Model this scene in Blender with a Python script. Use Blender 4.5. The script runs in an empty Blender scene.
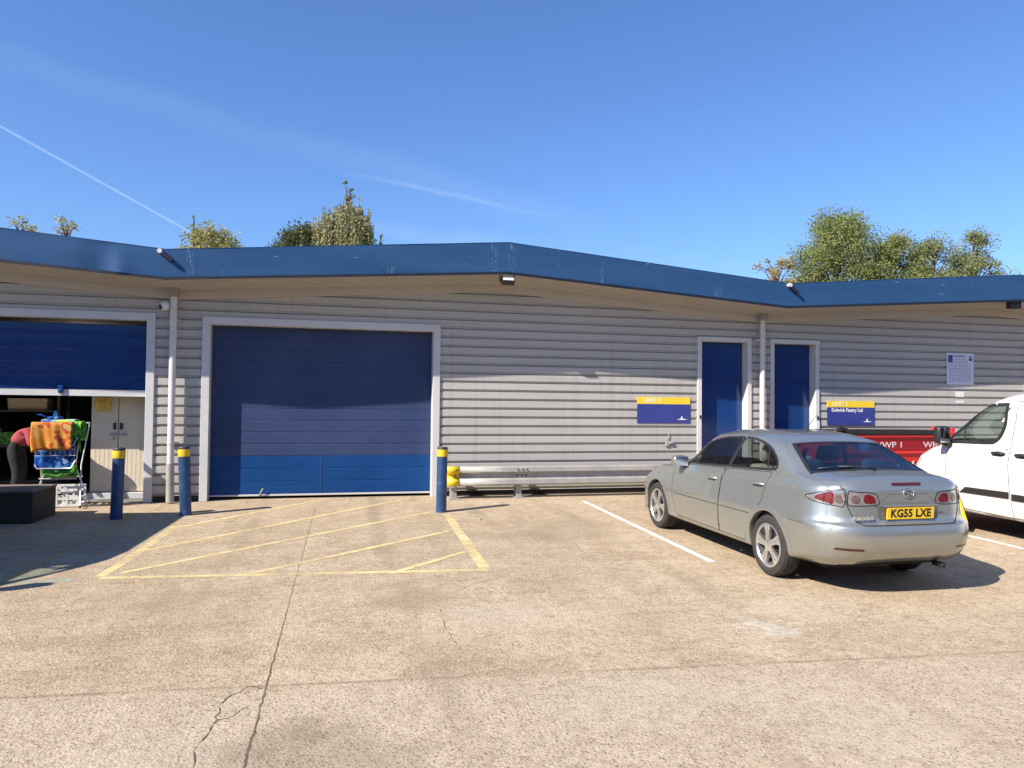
import bpy, bmesh, math, random
import numpy as np
from mathutils import Vector, Matrix
from mathutils.bvhtree import BVHTree
R = math.radians
C = bpy.context.scene.collection
SLOPE = 0.0204                      # the yard falls away from the building
def gz(y): return SLOPE * max(min(y, 0.0), -17.0)

# ------------------------------------------------------------------ materials
class NT:
    def __init__(s, name):
        s.m = bpy.data.materials.new(name); s.m.use_nodes = True
        s.t = s.m.node_tree; s.t.nodes.clear()
        s.out = s.t.nodes.new('ShaderNodeOutputMaterial')
        s._tc = None
    def n(s, typ, **kw):
        nd = s.t.nodes.new(typ)
        ins = kw.pop('ins', {})
        for k, v in kw.items(): setattr(nd, k, v)
        for k, v in ins.items(): s.put(nd.inputs[k], v)
        return nd
    def put(s, sock, v):
        if isinstance(v, bpy.types.NodeSocket): s.t.links.new(v, sock)
        else:
            if sock.type == 'RGBA' and len(v) == 3: v = (*v, 1)
            sock.default_value = v
    def co(s):
        if s._tc is None: s._tc = s.n('ShaderNodeTexCoord')
        return s._tc.outputs['Object']
    def wp(s):
        return s.n('ShaderNodeNewGeometry').outputs['Position']
    def mapv(s, v, scale=(1, 1, 1), loc=(0, 0, 0)):
        return s.n('ShaderNodeMapping', ins={'Vector': v, 'Scale': scale, 'Location': loc}).outputs[0]
    def noise(s, v, scale, detail=4, rough=.55):
        return s.n('ShaderNodeTexNoise', ins={'Vector': v, 'Scale': scale, 'Detail': detail, 'Roughness': rough}).outputs['Fac']
    def voro(s, v, scale, out='Distance', feature='F1'):
        return s.n('ShaderNodeTexVoronoi', feature=feature, ins={'Vector': v, 'Scale': scale}).outputs[out]
    def math(s, op, a, b=0.0, clamp=False):
        nd = s.n('ShaderNodeMath', operation=op, use_clamp=clamp); s.put(nd.inputs[0], a); s.put(nd.inputs[1], b); return nd.outputs[0]
    def step(s, v, lo, hi, a=0.0, b=1.0):
        return s.n('ShaderNodeMapRange', ins={'Value': v, 'From Min': lo, 'From Max': hi, 'To Min': a, 'To Max': b}).outputs[0]
    def mix(s, f, a, b, mode='MIX'):
        nd = s.n('ShaderNodeMix', data_type='RGBA', blend_type=mode)
        s.put(nd.inputs[0], f); s.put(nd.inputs[6], a); s.put(nd.inputs[7], b); return nd.outputs[2]
    def sep(s, v):
        return s.n('ShaderNodeSeparateXYZ', ins={'Vector': v}).outputs
    def bump(s, h, strength=.3, dist=.01):
        return s.n('ShaderNodeBump', ins={'Height': h, 'Strength': strength, 'Distance': dist}).outputs[0]
    def bsdf(s, **kw):
        nd = s.n('ShaderNodeBsdfPrincipled')
        for k, v in kw.items(): s.put(nd.inputs[k.replace('_', ' ')], v)
        return nd.outputs[0]
    def done(s, sh):
        s.t.links.new(sh, s.out.inputs['Surface']); return s.m

def simple(name, col, rough=.5, metal=0.0, var=.12, vscale=3.0, dirt=None, bump=0.0, bscale=60, coat=0.0, spec=.5):
    """plain surface with a little procedural wear, so nothing is perfectly uniform"""
    t = NT(name); v = t.co()
    n1 = t.noise(v, vscale, 5, .6); f = t.step(n1, .3, .7)
    c = t.mix(f, tuple(x * (1 - var) for x in col), tuple(min(1, x * (1 + var)) for x in col))
    if dirt:
        n2 = t.noise(v, vscale * 4.3, 6, .65)
        c = t.mix(t.step(n2, .55, .8, 0, dirt[1]), c, dirt[0])
    kw = dict(Base_Color=c, Metallic=metal, Roughness=t.step(n1, .3, .7, max(.02, rough * .85), min(1, rough * 1.15)), Specular_IOR_Level=spec)
    if coat: kw['Coat_Weight'] = coat; kw['Coat_Roughness'] = .06
    if bump: kw['Normal'] = t.bump(t.noise(v, bscale, 3), bump, .004)
    return t.done(t.bsdf(**kw))

def glass(name, tint, rough=.02):
    t = NT(name)
    tr = t.n('ShaderNodeBsdfTransparent', ins={'Color': tint}).outputs[0]
    gl = t.n('ShaderNodeBsdfGlossy', ins={'Color': (1, 1, 1), 'Roughness': rough}).outputs[0]
    bf = t.n('ShaderNodeNewGeometry').outputs['Backfacing']
    fr = t.n('ShaderNodeFresnel', ins={'IOR': t.step(bf, 0, 1, 1.52, 1 / 1.52)}).outputs[0]
    f = t.math('ADD', t.math('MULTIPLY', fr, 1.0), .02)
    mx = t.n('ShaderNodeMixShader'); t.put(mx.inputs[0], f); t.put(mx.inputs[1], tr); t.put(mx.inputs[2], gl)
    return t.done(mx.outputs[0])

M = {}
def mk():
    # --- concrete yard: exposed aggregate, stains, pale repairs, joints
    t = NT('aggregate_concrete'); v = t.wp(); x, y, z = t.sep(v)
    big = t.noise(v, .35, 5, .6); mid = t.noise(v, 1.7, 6, .65); fine = t.noise(v, 14, 6, .7); med = t.noise(t.mapv(v, (1, 1.6, 1), (7, 3, 0)), 3.6, 6, .7)
    stx = t.noise(t.mapv(v, (1.6, .25, 1)), 1.2, 5, .6); sty = t.noise(t.mapv(v, (.3, 1.5, 1)), 1.6, 6, .65)
    c = t.mix(t.step(big, .35, .68), (.362, .276, .182), (.445, .352, .242))
    c = t.mix(t.step(mid, .42, .68, 0, .65), c, (.52, .425, .30))
    c = t.mix(t.step(med, .50, .72, 0, .6), c, (.235, .172, .105))
    c = t.mix(t.step(stx, .5, .8, 0, .45), c, (.225, .160, .098))
    c = t.mix(t.step(sty, .54, .76, 0, .5), c, (.25, .185, .115))
    # smoother, paler slab in front of the joint across the yard
    edge = t.math('ADD', t.math('ADD', y, t.math('MULTIPLY', x, .085)), t.math('MULTIPLY', t.math('SUBTRACT', mid, .5), .06))
    near = t.step(edge, -8.10, -7.86, 1, 0)
    c = t.mix(t.math('MULTIPLY', near, .55), c, (.42, .35, .26))
    # stones
    cell = t.n('ShaderNodeTexVoronoi', ins={'Vector': v, 'Scale': 62.0}); rnd = t.sep(cell.outputs['Color'])[0]
    dst = cell.outputs['Distance']
    stone = t.math('MULTIPLY', t.step(dst, .25, .5, 1, 0), t.step(rnd, .45, .6))
    c = t.mix(t.math('MULTIPLY', stone, .6), c, t.mix(rnd, (.56, .35, .18), (.66, .57, .43)))
    dark = t.math('MULTIPLY', t.step(dst, .22, .48, 1, 0), t.step(rnd, .36, .24))
    c = t.mix(t.math('MULTIPLY', dark, .85), c, (.085, .055, .032))
    c2 = t.n('ShaderNodeTexVoronoi', ins={'Vector': t.mapv(v, (1, 1, 1), (3.3, 1.7, 0)), 'Scale': 30.0}); r2 = t.sep(c2.outputs['Color'])[1]
    pit = t.math('MULTIPLY', t.step(c2.outputs['Distance'], .14, .34, 1, 0), t.step(r2, .20, .12))
    c = t.mix(t.math('MULTIPLY', pit, .75), c, (.09, .065, .045))
    c = t.mix(t.step(fine, .46, .74, 0, .55), c, (.20, .14, .095))
    # pale cement repairs (real patches with their own outline)
    def spot(px, py, rx, ry, amt, col):
        nonlocal c
        dx = t.math('DIVIDE', t.math('SUBTRACT', x, px), rx); dy = t.math('DIVIDE', t.math('SUBTRACT', y, py), ry)
        d = t.math('SQRT', t.math('ADD', t.math('MULTIPLY', dx, dx), t.math('MULTIPLY', dy, dy)))
        d = t.math('ADD', t.math('ADD', d, t.math('MULTIPLY', t.math('SUBTRACT', mid, .5), 2.6)), t.math('MULTIPLY', t.math('SUBTRACT', med, .5), 2.2))
        c = t.mix(t.math('MULTIPLY', t.step(d, .45, 1.25, 1, 0), t.math('MULTIPLY', t.step(fine, .3, .62, 1.25, .35), amt)), c, col)
    spot(1.45, -6.8, .6, .5, .5, (.46, .40, .31)); spot(4.05, -7.05, .6, .3, .5, (.48, .42, .33))
    spot(3.5, -7.5, .22, .26, .75, (.54, .51, .43)); spot(2.6, -.75, .5, .3, .6, (.48, .42, .33))
    spot(1.9, -8.6, .7, .4, .35, (.46, .40, .30)); spot(3.0, -9.2, .5, .6, .4, (.47, .40, .30)); spot(-.9, -8.9, .5, .5, .4, (.46, .40, .31))
    spot(.75, -6.2, .5, .4, .5, (.20, .145, .09)); spot(.0, -9.0, .45, .4, .55, (.16, .12, .08)); spot(-1.4, -5.9, .6, .5, .4, (.21, .155, .10))
    spot(-.3, -8.75, .3, .25, .5, (.18, .135, .09)); spot(3.2, -3.2, .8, .8, .4, (.21, .155, .10)); spot(5.5, -8.4, .8, .35, .4, (.22, .165, .105)); spot(2.0, -3.6, .8, .3, .4, (.21, .155, .10))
    # oil drips and tyre tracks where cars stand
    oc = t.n('ShaderNodeTexVoronoi', ins={'Vector': t.mapv(v, (1, 1, 1), (.7, .3, 0)), 'Scale': 1.5}); orr = t.sep(oc.outputs['Color'])[2]
    od = t.math('ADD', oc.outputs['Distance'], t.math('MULTIPLY', t.math('SUBTRACT', fine, .5), .22))
    oil = t.math('MULTIPLY', t.step(od, .05, .17, 1, 0), t.step(orr, .42, .30))
    c = t.mix(t.math('MULTIPLY', oil, .42), c, (.15, .115, .08))
    for tx, tw in ((2.35, .13), (3.55, .12), (6.9, .14), (-.95, .15), (.75, .14)):
        tr_ = t.math('ABSOLUTE', t.math('ADD', t.math('SUBTRACT', x, tx), t.math('MULTIPLY', t.math('SUBTRACT', t.noise(t.mapv(v, (1, .3, 1)), .5, 2), .5), .9)))
        c = t.mix(t.math('MULTIPLY', t.step(tr_, tw * .4, tw, 1, 0), t.step(stx, .42, .62, .04, .34)), c, (.22, .165, .115))
    # long sawn joint running away from the camera, joint across, both ragged
    w1 = t.math('MULTIPLY', t.math('SUBTRACT', t.noise(v, 6, 5, .7), .5), .05)
    jl = t.math('ABSOLUTE', t.math('ADD', t.math('ADD', t.math('ADD', x, .245), t.math('MULTIPLY', t.math('ADD', y, 4.0), -.026)), w1))
    wid = t.step(y, -9, -6, .0062, .0016)
    m1 = t.math('MULTIPLY', t.step(t.math('SUBTRACT', jl, wid), 0, .004, 1, 0), t.step(y, -1.2, -.3, 1, 0))
    c = t.mix(t.math('MULTIPLY', m1, t.step(mid, .25, .5, .3, .9)), c, (.07, .05, .035))
    ja = t.math('ABSOLUTE', t.math('ADD', t.math('SUBTRACT', edge, -7.95), 0.0))
    m2 = t.math('MULTIPLY', t.step(ja, .004, .03, 1, 0), t.step(mid, .38, .6, .05, .6))
    c = t.mix(m2, c, (.15, .10, .07))
    hgt = t.math('ADD', t.math('MULTIPLY', dst, -1.0), t.math('MULTIPLY', fine, 1.6))
    M['ground'] = t.done(t.bsdf(Base_Color=c, Roughness=.92, Specular_IOR_Level=.25, Normal=t.bump(hgt, .55, .006)))

    def paint(name, col, lo, hi):
        t = NT(name); v = t.wp()
        w = t.noise(v, 9, 6, .75); s = t.noise(v, 60, 3, .6); b = t.noise(v, 1.3, 3, .5)
        k = t.math('ADD', t.math('ADD', t.math('MULTIPLY', w, .6), t.math('MULTIPLY', s, .3)), t.math('MULTIPLY', b, .35))
        f = t.step(k, lo, hi, 1, 0)
        tr = t.n('ShaderNodeBsdfTransparent').outputs[0]
        sh = t.bsdf(Base_Color=t.mix(s, tuple(q * .8 for q in col), col), Roughness=.8)
        mx = t.n('ShaderNodeMixShader'); t.put(mx.inputs[0], f); t.put(mx.inputs[1], tr); t.put(mx.inputs[2], sh)
        return t.done(mx.outputs[0])
    M['yellow_line'] = paint('worn_yellow_paint', (.80, .65, .32), .52, .82)
    M['faint_line'] = paint('very_worn_yellow_paint', (.62, .47, .20), .50, .76)
    M['white_line'] = paint('worn_white_paint', (.86, .84, .78), .64, .88)
    M['pale_green'] = paint('patchy_pale_green', (.40, .42, .32), .52, .8)

    # --- cladding
    t = NT('grey_cladding'); v = t.wp(); x, y, z = t.sep(v)
    n = t.noise(t.mapv(v, (.5, 1, 6)), 1.1, 5, .6); st = t.noise(t.mapv(v, (9, 1, .35)), 1.0, 5, .7)
    c = t.mix(t.step(n, .3, .7), (.395, .382, .358), (.445, .432, .405))
    c = t.mix(t.step(st, .5, .8, 0, .55), c, (.29, .26, .225))
    low = t.math('MULTIPLY', t.step(z, .15, .6, 1, 0), t.step(t.noise(v, 7, 5, .7), .4, .7))
    c = t.mix(t.math('MULTIPLY', low, .5), c, (.30, .26, .21))
    M['clad'] = t.done(t.bsdf(Base_Color=c, Roughness=.5, Specular_IOR_Level=.2))
    M['trim'] = simple('pale_grey_trim', (.53, .53, .525), .4, var=.05, vscale=2, dirt=((.42, .38, .33), .4))
    M['soffit'] = simple('cream_soffit', (.47, .43, .38), .55, var=.05, vscale=.8, dirt=((.45, .37, .29), .35))
    M['jamb'] = simple('white_jamb', (.56, .55, .53), .45, var=.05, vscale=2, dirt=((.45, .42, .38), .3))
    t = NT('blue_fascia'); v = t.wp()
    n = t.noise(t.mapv(v, (.35, 1, 2.5)), 1.2, 4, .5); st = t.noise(t.mapv(v, (11, 1, 1.2)), 1, 5, .75); sc = t.noise(t.mapv(v, (1.1, 1, 3)), 3.1, 6, .7)
    c = t.mix(t.step(n, .3, .7), (.017, .060, .150), (.026, .076, .178))
    c = t.mix(t.math('MULTIPLY', t.step(st, .66, .78), .22), c, (.30, .38, .47))
    c = t.mix(t.step(sc, .66, .72, 0, .4), c, (.38, .43, .48))
    scr = t.noise(t.mapv(v, (34, 1, 7)), 1.0, 5, .8); xx = t.sep(v)[0]
    for jx, ww in ((-4.9, .10), (-2.05, .06), (.95, .09), (2.6, .12), (2.95, .10), (3.75, .06), (4.55, .05), (6.75, .10), (12.3, .10)):
        mk_ = t.math('MULTIPLY', t.step(t.math('ABSOLUTE', t.math('SUBTRACT', xx, jx)), ww * .3, ww, 1, 0), t.math('MULTIPLY', t.step(scr, .52, .62, 0, .5), t.step(t.noise(v, 5.5, 3), .46, .6)))
        c = t.mix(mk_, c, (.36, .42, .48))
    M['fascia'] = t.done(t.bsdf(Base_Color=c, Roughness=.4, Specular_IOR_Level=.3, Normal=t.bump(t.noise(v, .9, 3), .25, .03)))
    M['fascia_edge'] = simple('dark_blue_drip_edge', (.006, .010, .022), .5, var=.1)
    def door(name, a, b, rough, spec=.16):
        t = NT(name); v = t.wp()
        n = t.noise(v, .9, 6, .6); st = t.noise(t.mapv(v, (1.2, 1, 7)), 1.6, 5, .7); sp = t.noise(v, 17, 4, .7)
        c = t.mix(t.step(n, .3, .7), a, b)
        c = t.mix(t.step(st, .55, .8, 0, .25), c, tuple(q * 1.5 + .01 for q in b))
        c = t.mix(t.step(sp, .68, .78, 0, .3), c, (.25, .25, .28))
        return t.done(t.bsdf(Base_Color=c, Roughness=rough, Specular_IOR_Level=spec, Normal=t.bump(t.noise(v, 2.2, 2), .10, .02)))
    M['door_new'] = door('fresh_blue_door_paint', (.006, .045, .165), (.010, .058, .20), .4)
    M['door_old'] = door('chalky_blue_door_paint', (.028, .046, .115), (.042, .062, .14), .6)
    M['door_navy'] = door('navy_door_paint', (.007, .034, .135), (.010, .046, .175), .16, .5)
    M['roof'] = simple('roof_sheet', (.30, .30, .30), .6)
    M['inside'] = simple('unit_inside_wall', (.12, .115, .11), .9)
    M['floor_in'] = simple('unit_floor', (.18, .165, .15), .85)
    # --- general
    M['galv'] = simple('galvanised_steel', (.34, .33, .31), .6, .15, var=.14, vscale=5, dirt=((.38, .36, .33), .4))
    M['yellow'] = simple('yellow_paint', (.72, .46, .015), .45, var=.1, vscale=6, dirt=((.4, .27, .08), .5))
    M['bol_blue'] = simple('bollard_blue', (.014, .052, .145), .45, var=.22, vscale=5, dirt=((.16, .16, .16), .6))
    M['bol_cap'] = simple('bollard_dark_cap', (.03, .035, .05), .5)
    M['pipe'] = simple('downpipe_white', (.58, .56, .54), .4, var=.06, dirt=((.45, .41, .36), .35))
    M['black'] = simple('black_plastic', (.018, .018, .019), .45, var=.15)
    M['rubber'] = simple('tyre_rubber', (.028, .026, .025), .8, var=.2, vscale=9, dirt=((.10, .085, .07), .5))
    M['alloy'] = simple('alloy_wheel', (.66, .65, .64), .3, .85, var=.06, vscale=8, dirt=((.32, .28, .24), .4))
    M['dark_metal'] = simple('dark_brake_metal', (.05, .048, .046), .5, .6)
    t = NT('silver_car_paint'); v = t.co()
    fl = t.noise(v, 700, 2, .6); n = t.noise(v, 1.4, 4, .6); dz = t.sep(v)[2]
    c = t.mix(t.step(fl, .3, .7), (.345, .362, .342), (.385, .402, .382))
    dirt = t.math('MULTIPLY', t.step(dz, .2, .75, 1, 0), t.step(t.noise(v, 5, 6, .65), .3, .7))
    c = t.mix(t.math('MULTIPLY', dirt, .5), c, (.30, .26, .21))
    M['silver'] = t.done(t.bsdf(Base_Color=c, Metallic=.72, Roughness=t.step(n, .3, .7, .31, .36), Coat_Weight=.8, Coat_Roughness=.05))
    M['white_paint'] = simple('white_van_paint', (.60, .59, .575), .35, var=.04, vscale=1.5, dirt=((.46, .43, .38), .4), coat=.6)
    M['grey_paint'] = simple('grey_van_paint', (.22, .23, .25), .35, var=.05, coat=.6)
    M['gap'] = simple('panel_gap', (.02, .02, .02), .8)
    M['chrome'] = simple('chrome', (.75, .75, .75), .12, 1.0, var=.03)
    M['lamp_red'] = simple('tail_lamp_red', (.13, .008, .012), .18, var=.55, vscale=22, coat=.8)
    M['lamp_clear'] = simple('tail_lamp_clear', (.44, .40, .39), .12, .6, var=.35, vscale=16, coat=.8)
    M['lamp_dark'] = simple('tail_lamp_smoke', (.16, .12, .11), .2, .3, var=.3, vscale=18, coat=.8)
    M['reflector'] = simple('bumper_reflector_red', (.07, .008, .010), .25, coat=.5)
    M['plate'] = simple('plate_yellow', (.80, .52, .02), .4, var=.03)
    M['plate_white'] = simple('plate_white', (.75, .75, .72), .4, var=.03)
    M['ink'] = simple('black_ink', (.01, .01, .01), .5)
    M['seat'] = simple('beige_seat_cloth', (.42, .39, .34), .85, var=.1, vscale=12)
    M['seat_dark'] = simple('dark_cabin_trim', (.045, .045, .048), .8)
    M['glass_car'] = glass('car_glass', (.50, .56, .56)); M['glass_rear'] = glass('rear_glass', (.15, .24, .34)); M['glass_van'] = glass('van_glass', (.72, .80, .76))
    M['red_bin'] = simple('red_bin_paint', (.62, .03, .03), .4, var=.12, vscale=3, dirt=((.28, .05, .04), .4), coat=.2)
    M['red_dark'] = simple('dark_red_panel', (.26, .008, .012), .45, var=.12)
    M['white_ink'] = simple('white_vinyl', (.66, .66, .66), .5, var=.04)
    M['cream_ink'] = simple('faded_white_lettering', (.82, .74, .42), .5, var=.06)
    M['sticker_blue'] = simple('blue_sticker', (.16, .30, .58), .5)
    M['sign_blue'] = simple('sign_navy', (.030, .045, .22), .4, var=.08, vscale=2)
    M['sign_yellow'] = simple('sign_yellow', (.80, .56, .03), .4, var=.06, vscale=2)
    M['notice'] = simple('notice_white', (.62, .64, .74), .5, var=.03)
    M['notice_ink'] = simple('notice_grey_print', (.28, .28, .40), .6)
    M['notice_navy'] = simple('notice_navy_print', (.06, .05, .22), .5)
    M['cream'] = simple('cream_cupboard', (.66, .58, .45), .5, var=.05, vscale=2, dirt=((.45, .38, .29), .35))
    M['crate_dark'] = simple('dark_timber', (.030, .026, .022), .8, var=.3, vscale=6, dirt=((.12, .10, .08), .4))
    M['brown_top'] = simple('weathered_board', (.16, .135, .11), .85, var=.25, vscale=7)
    M['trolley'] = simple('white_wire', (.62, .62, .63), .35, .4)
    M['crate_white'] = simple('white_plastic_crate', (.60, .60, .58), .5, var=.06)
    def cloth(name, cols, scale):
        t = NT(name); v = t.co(); n = t.noise(v, scale, 2, .5)
        c = cols[0]
        for i, q in enumerate(cols[1:]):
            c = t.mix(t.step(n, .44 + .09 * i, .47 + .09 * i), c, q)
        return t.done(t.bsdf(Base_Color=c, Roughness=.95, Specular_IOR_Level=.1, Normal=t.bump(t.noise(v, 120, 2), .3, .003)))
    M['towel_orange'] = cloth('orange_printed_towel', [(.52, .19, .03), (.55, .26, .06), (.40, .07, .03), (.50, .33, .12)], 4.5)
    M['towel_blue'] = cloth('blue_printed_towel', [(.015, .06, .26), (.04, .17, .45), (.01, .025, .11), (.20, .32, .5)], 7)
    M['towel_green'] = cloth('green_towel', [(.07, .28, .04), (.20, .40, .07), (.05, .20, .04)], 6)
    M['towel_lime'] = cloth('lime_towel', [(.45, .65, .12), (.25, .45, .55), (.05, .14, .35)], 6)
    M['skin'] = simple('skin', (.48, .27, .19), .55, var=.06)
    M['shirt'] = simple('red_shirt', (.33, .05, .06), .9, var=.12, vscale=8, bump=.3)
    M['trousers'] = simple('dark_trousers', (.012, .011, .012), .9, var=.15, vscale=8)
    M['hair'] = simple('dark_hair', (.02, .015, .012), .7)
    M['poster'] = simple('yellow_poster', (.62, .44, .10), .6, var=.3, vscale=14)
    M['lens'] = simple('dark_lens', (.01, .01, .012), .1)
    M['lamp_face'] = simple('lamp_face', (.70, .68, .64), .25)
    M['bark'] = simple('bark', (.10, .075, .055), .9, var=.3, vscale=6)
    def leaf(name, a, b, c3):
        t = NT(name); v = t.wp()
        n = t.noise(v, 1.1, 3, .6); r = t.n('ShaderNodeTexWhiteNoise', ins={'Vector': t.mapv(v, (3, 3, 3))}).outputs[0]
        r = t.noise(v, 7, 2, .7)
        c = t.mix(t.step(n, .35, .65), a, b); c = t.mix(t.step(r, .5, .75, 0, .8), c, c3)
        d = t.n('ShaderNodeBsdfDiffuse', ins={'Color': c}).outputs[0]
        tl = t.n('ShaderNodeBsdfTranslucent', ins={'Color': c}).outputs[0]
        mx = t.n('ShaderNodeMixShader', ins={0: .3, 1: d, 2: tl})
        return t.done(mx.outputs[0])
    M['leaf_olive'] = leaf('olive_leaves', (.165, .20, .07), (.235, .265, .10), (.35, .345, .165))
    M['leaf_green'] = leaf('green_leaves', (.18, .215, .095), (.25, .275, .125), (.36, .35, .19))
    M['leaf_yellow'] = leaf('yellowing_leaves', (.29, .28, .10), (.37, .35, .15), (.42, .38, .19))
    M['leaf_dark'] = leaf('dark_leaves', (.075, .095, .04), (.13, .145, .06), (.22, .22, .10))
    M['leaf_willow'] = leaf('pale_hanging_leaves', (.31, .31, .13), (.39, .37, .19), (.45, .41, .24))
    M['leaf_rust'] = leaf('rust_leaves', (.30, .27, .11), (.36, .29, .12), (.38, .21, .10))
mk()

# ------------------------------------------------------------------ mesh helpers
class MB:
    def __init__(s): s.b = bmesh.new()
    def box(s, x0, x1, y0, y1, z0, z1, bevel=0.0):
        r = bmesh.ops.create_cube(s.b, size=1)['verts']
        for v in r: v.co = Vector(((x0 + x1) / 2 + v.co.x * (x1 - x0), (y0 + y1) / 2 + v.co.y * (y1 - y0), (z0 + z1) / 2 + v.co.z * (z1 - z0)))
        if bevel:
            es = list({e for v in r for e in v.link_edges})
            bmesh.ops.bevel(s.b, geom=es, offset=bevel, segments=2, affect='EDGES', profile=.5)
        return s
    def poly(s, pts):
        s.b.faces.new([s.b.verts.new(p) for p in pts]); return s
    def prism(s, pts, vec):
        a = [s.b.verts.new(p) for p in pts]; v = Vector(vec); c = [s.b.verts.new(Vector(p) + v) for p in pts]
        n = len(a); s.b.faces.new(a[::-1]); s.b.faces.new(c)
        for i in range(n): s.b.faces.new((a[i], a[(i + 1) % n], c[(i + 1) % n], c[i]))
        return s
    def tube(s, pts, r, seg=8, cap=True):
        pts = [Vector(p) for p in pts]; n = len(pts)
        rr = r if isinstance(r, (list, tuple)) else [r] * n
        rings = []; up = None
        for i, p in enumerate(pts):
            d = (pts[min(i + 1, n - 1)] - pts[max(i - 1, 0)]).normalized()
            if up is None: up = Vector((0, 0, 1)) if abs(d.z) < .9 else Vector((1, 0, 0))
            e1 = d.cross(up).normalized(); e2 = e1.cross(d).normalized(); up = e2
            rings.append([s.b.verts.new(p + (e1 * math.cos(6.28318 * k / seg) + e2 * math.sin(6.28318 * k / seg)) * rr[i]) for k in range(seg)])
        for i in range(n - 1):
            for k in range(seg):
                s.b.faces.new((rings[i][k], rings[i][(k + 1) % seg], rings[i + 1][(k + 1) % seg], rings[i + 1][k]))
        if cap: s.b.faces.new(rings[0][::-1]); s.b.faces.new(rings[-1])
        return s
    def lathe(s, prof, axis='Z', o=(0, 0, 0), seg=28):
        o = Vector(o); rings = []
        for (r, h) in prof:
            ring = []
            for k in range(seg):
                a = 6.2831853 * k / seg; cc, ss = r * math.cos(a), r * math.sin(a)
                p = {'Z': (cc, ss, h), 'X': (h, cc, ss), 'Y': (cc, h, ss)}[axis]
                ring.append(s.b.verts.new(o + Vector(p)))
            rings.append(ring)
        for i in range(len(rings) - 1):
            for k in range(seg): s.b.faces.new((rings[i][k], rings[i][(k + 1) % seg], rings[i + 1][(k + 1) % seg], rings[i + 1][k]))
        if prof[0][0] > 1e-4: s.b.faces.new(rings[0][::-1])
        if prof[-1][0] > 1e-4: s.b.faces.new(rings[-1])
        return s
    def build(s, name, mat, parent=None, smooth=False, auto=None):
        bmesh.ops.remove_doubles(s.b, verts=s.b.verts, dist=1e-5)
        bmesh.ops.recalc_face_normals(s.b, faces=s.b.faces)
        return link(name, s.b, mat, parent, smooth, auto)
def link(name, b, mat, parent=None, smooth=False, auto=None):
    me = bpy.data.meshes.new(name); b.to_mesh(me); b.free()
    for m in (mat if isinstance(mat, (list, tuple)) else [mat]): me.materials.append(M[m] if isinstance(m, str) else m)
    if smooth or auto:
        me.polygons.foreach_set('use_smooth', [True] * len(me.polygons))
        if auto: me.set_sharp_from_angle(angle=R(auto))
    o = bpy.data.objects.new(name, me); C.objects.link(o)
    if parent: o.parent = parent
    return o
def tag(o, label=None, cat=None, group=None, kind=None):
    if label: o['label'] = label
    if cat: o['category'] = cat
    if group: o['group'] = group
    if kind: o['kind'] = kind
    return o
def thing(name, label, cat, loc=(0, 0, 0), rz=0, group=None, rx=0):
    o = bpy.data.objects.new(name, None); C.objects.link(o); o.empty_display_size = .2
    o.location = loc; o.rotation_euler = (rx, 0, rz)
    return tag(o, label, cat, group)
def copy_tree(o, parent=None):
    c = o.copy(); C.objects.link(c)
    if parent: c.parent = parent
    for ch in list(o.children): copy_tree(ch, c)
    return c
def text(name, body, size, mat, parent, loc, rot=(R(90), 0, 0), align='CENTER', bold=0.0, sx=1.0, thick=.0006, spacing=1.0):
    cu = bpy.data.curves.new(name, 'FONT'); cu.body = body; cu.size = size; cu.align_x = align; cu.align_y = 'CENTER'
    cu.offset = bold; cu.extrude = thick; cu.resolution_u = 3; cu.space_character = spacing
    tmp = bpy.data.objects.new(name, cu); C.objects.link(tmp)
    bpy.context.view_layer.update()
    me = bpy.data.meshes.new_from_object(tmp.evaluated_get(bpy.context.evaluated_depsgraph_get()))
    bpy.data.objects.remove(tmp); me.name = name
    me.materials.clear(); me.materials.append(M[mat])
    o = bpy.data.objects.new(name, me); C.objects.link(o); o.parent = parent; o.location = loc; o.rotation_euler = rot; o.scale = (sx, 1, 1)
    return o

# ------------------------------------------------------------------ ground and markings
xs = [-220, -60, -14, -6, 0, 6, 14, 30, 80, 260]; ys = [-220, -60, -17, -12, -8, -4, -2, 0, 4, 16, 60, 260]
b = bmesh.new(); g = [[b.verts.new((x, y, gz(y))) for x in xs] for y in ys]
for j in range(len(ys) - 1):
    for i in range(len(xs) - 1): b.faces.new((g[j][i], g[j][i + 1], g[j + 1][i + 1], g[j + 1][i]))
tag(link('ground', b, 'ground'), kind='structure')

def strip(bm, pts, w, dz=.004, step=.25):
    """a painted stripe lying on the sloping yard"""
    P = [Vector((p[0], p[1], 0)) for p in pts]
    Q = []
    for a, c in zip(P[:-1], P[1:]):
        k = max(1, int((c - a).length / step)); Q += [a.lerp(c, i / k) for i in range(k)]
    Q.append(P[-1]); row = []
    for i, p in enumerate(Q):
        d = (Q[min(i + 1, len(Q) - 1)] - Q[max(i - 1, 0)]).normalized(); n = Vector((-d.y, d.x, 0))
        j = rnd.uniform(-.05, .05) * w
        row.append([bm.verts.new((q.x, q.y, gz(q.y) + dz)) for q in (p + n * (w / 2 + j), p - n * (w / 2 - j))])
    for a, c in zip(row[:-1], row[1:]): bm.faces.new((a[0], a[1], c[1], c[0]))
rnd = random.Random(4)
def lines(name, mat, segs):
    bm = bmesh.new()
    for i, (pts, w) in enumerate(segs): strip(bm, pts, w, .002 + .0003 * i)
    return tag(link(name, bm, mat), kind='structure')
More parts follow.
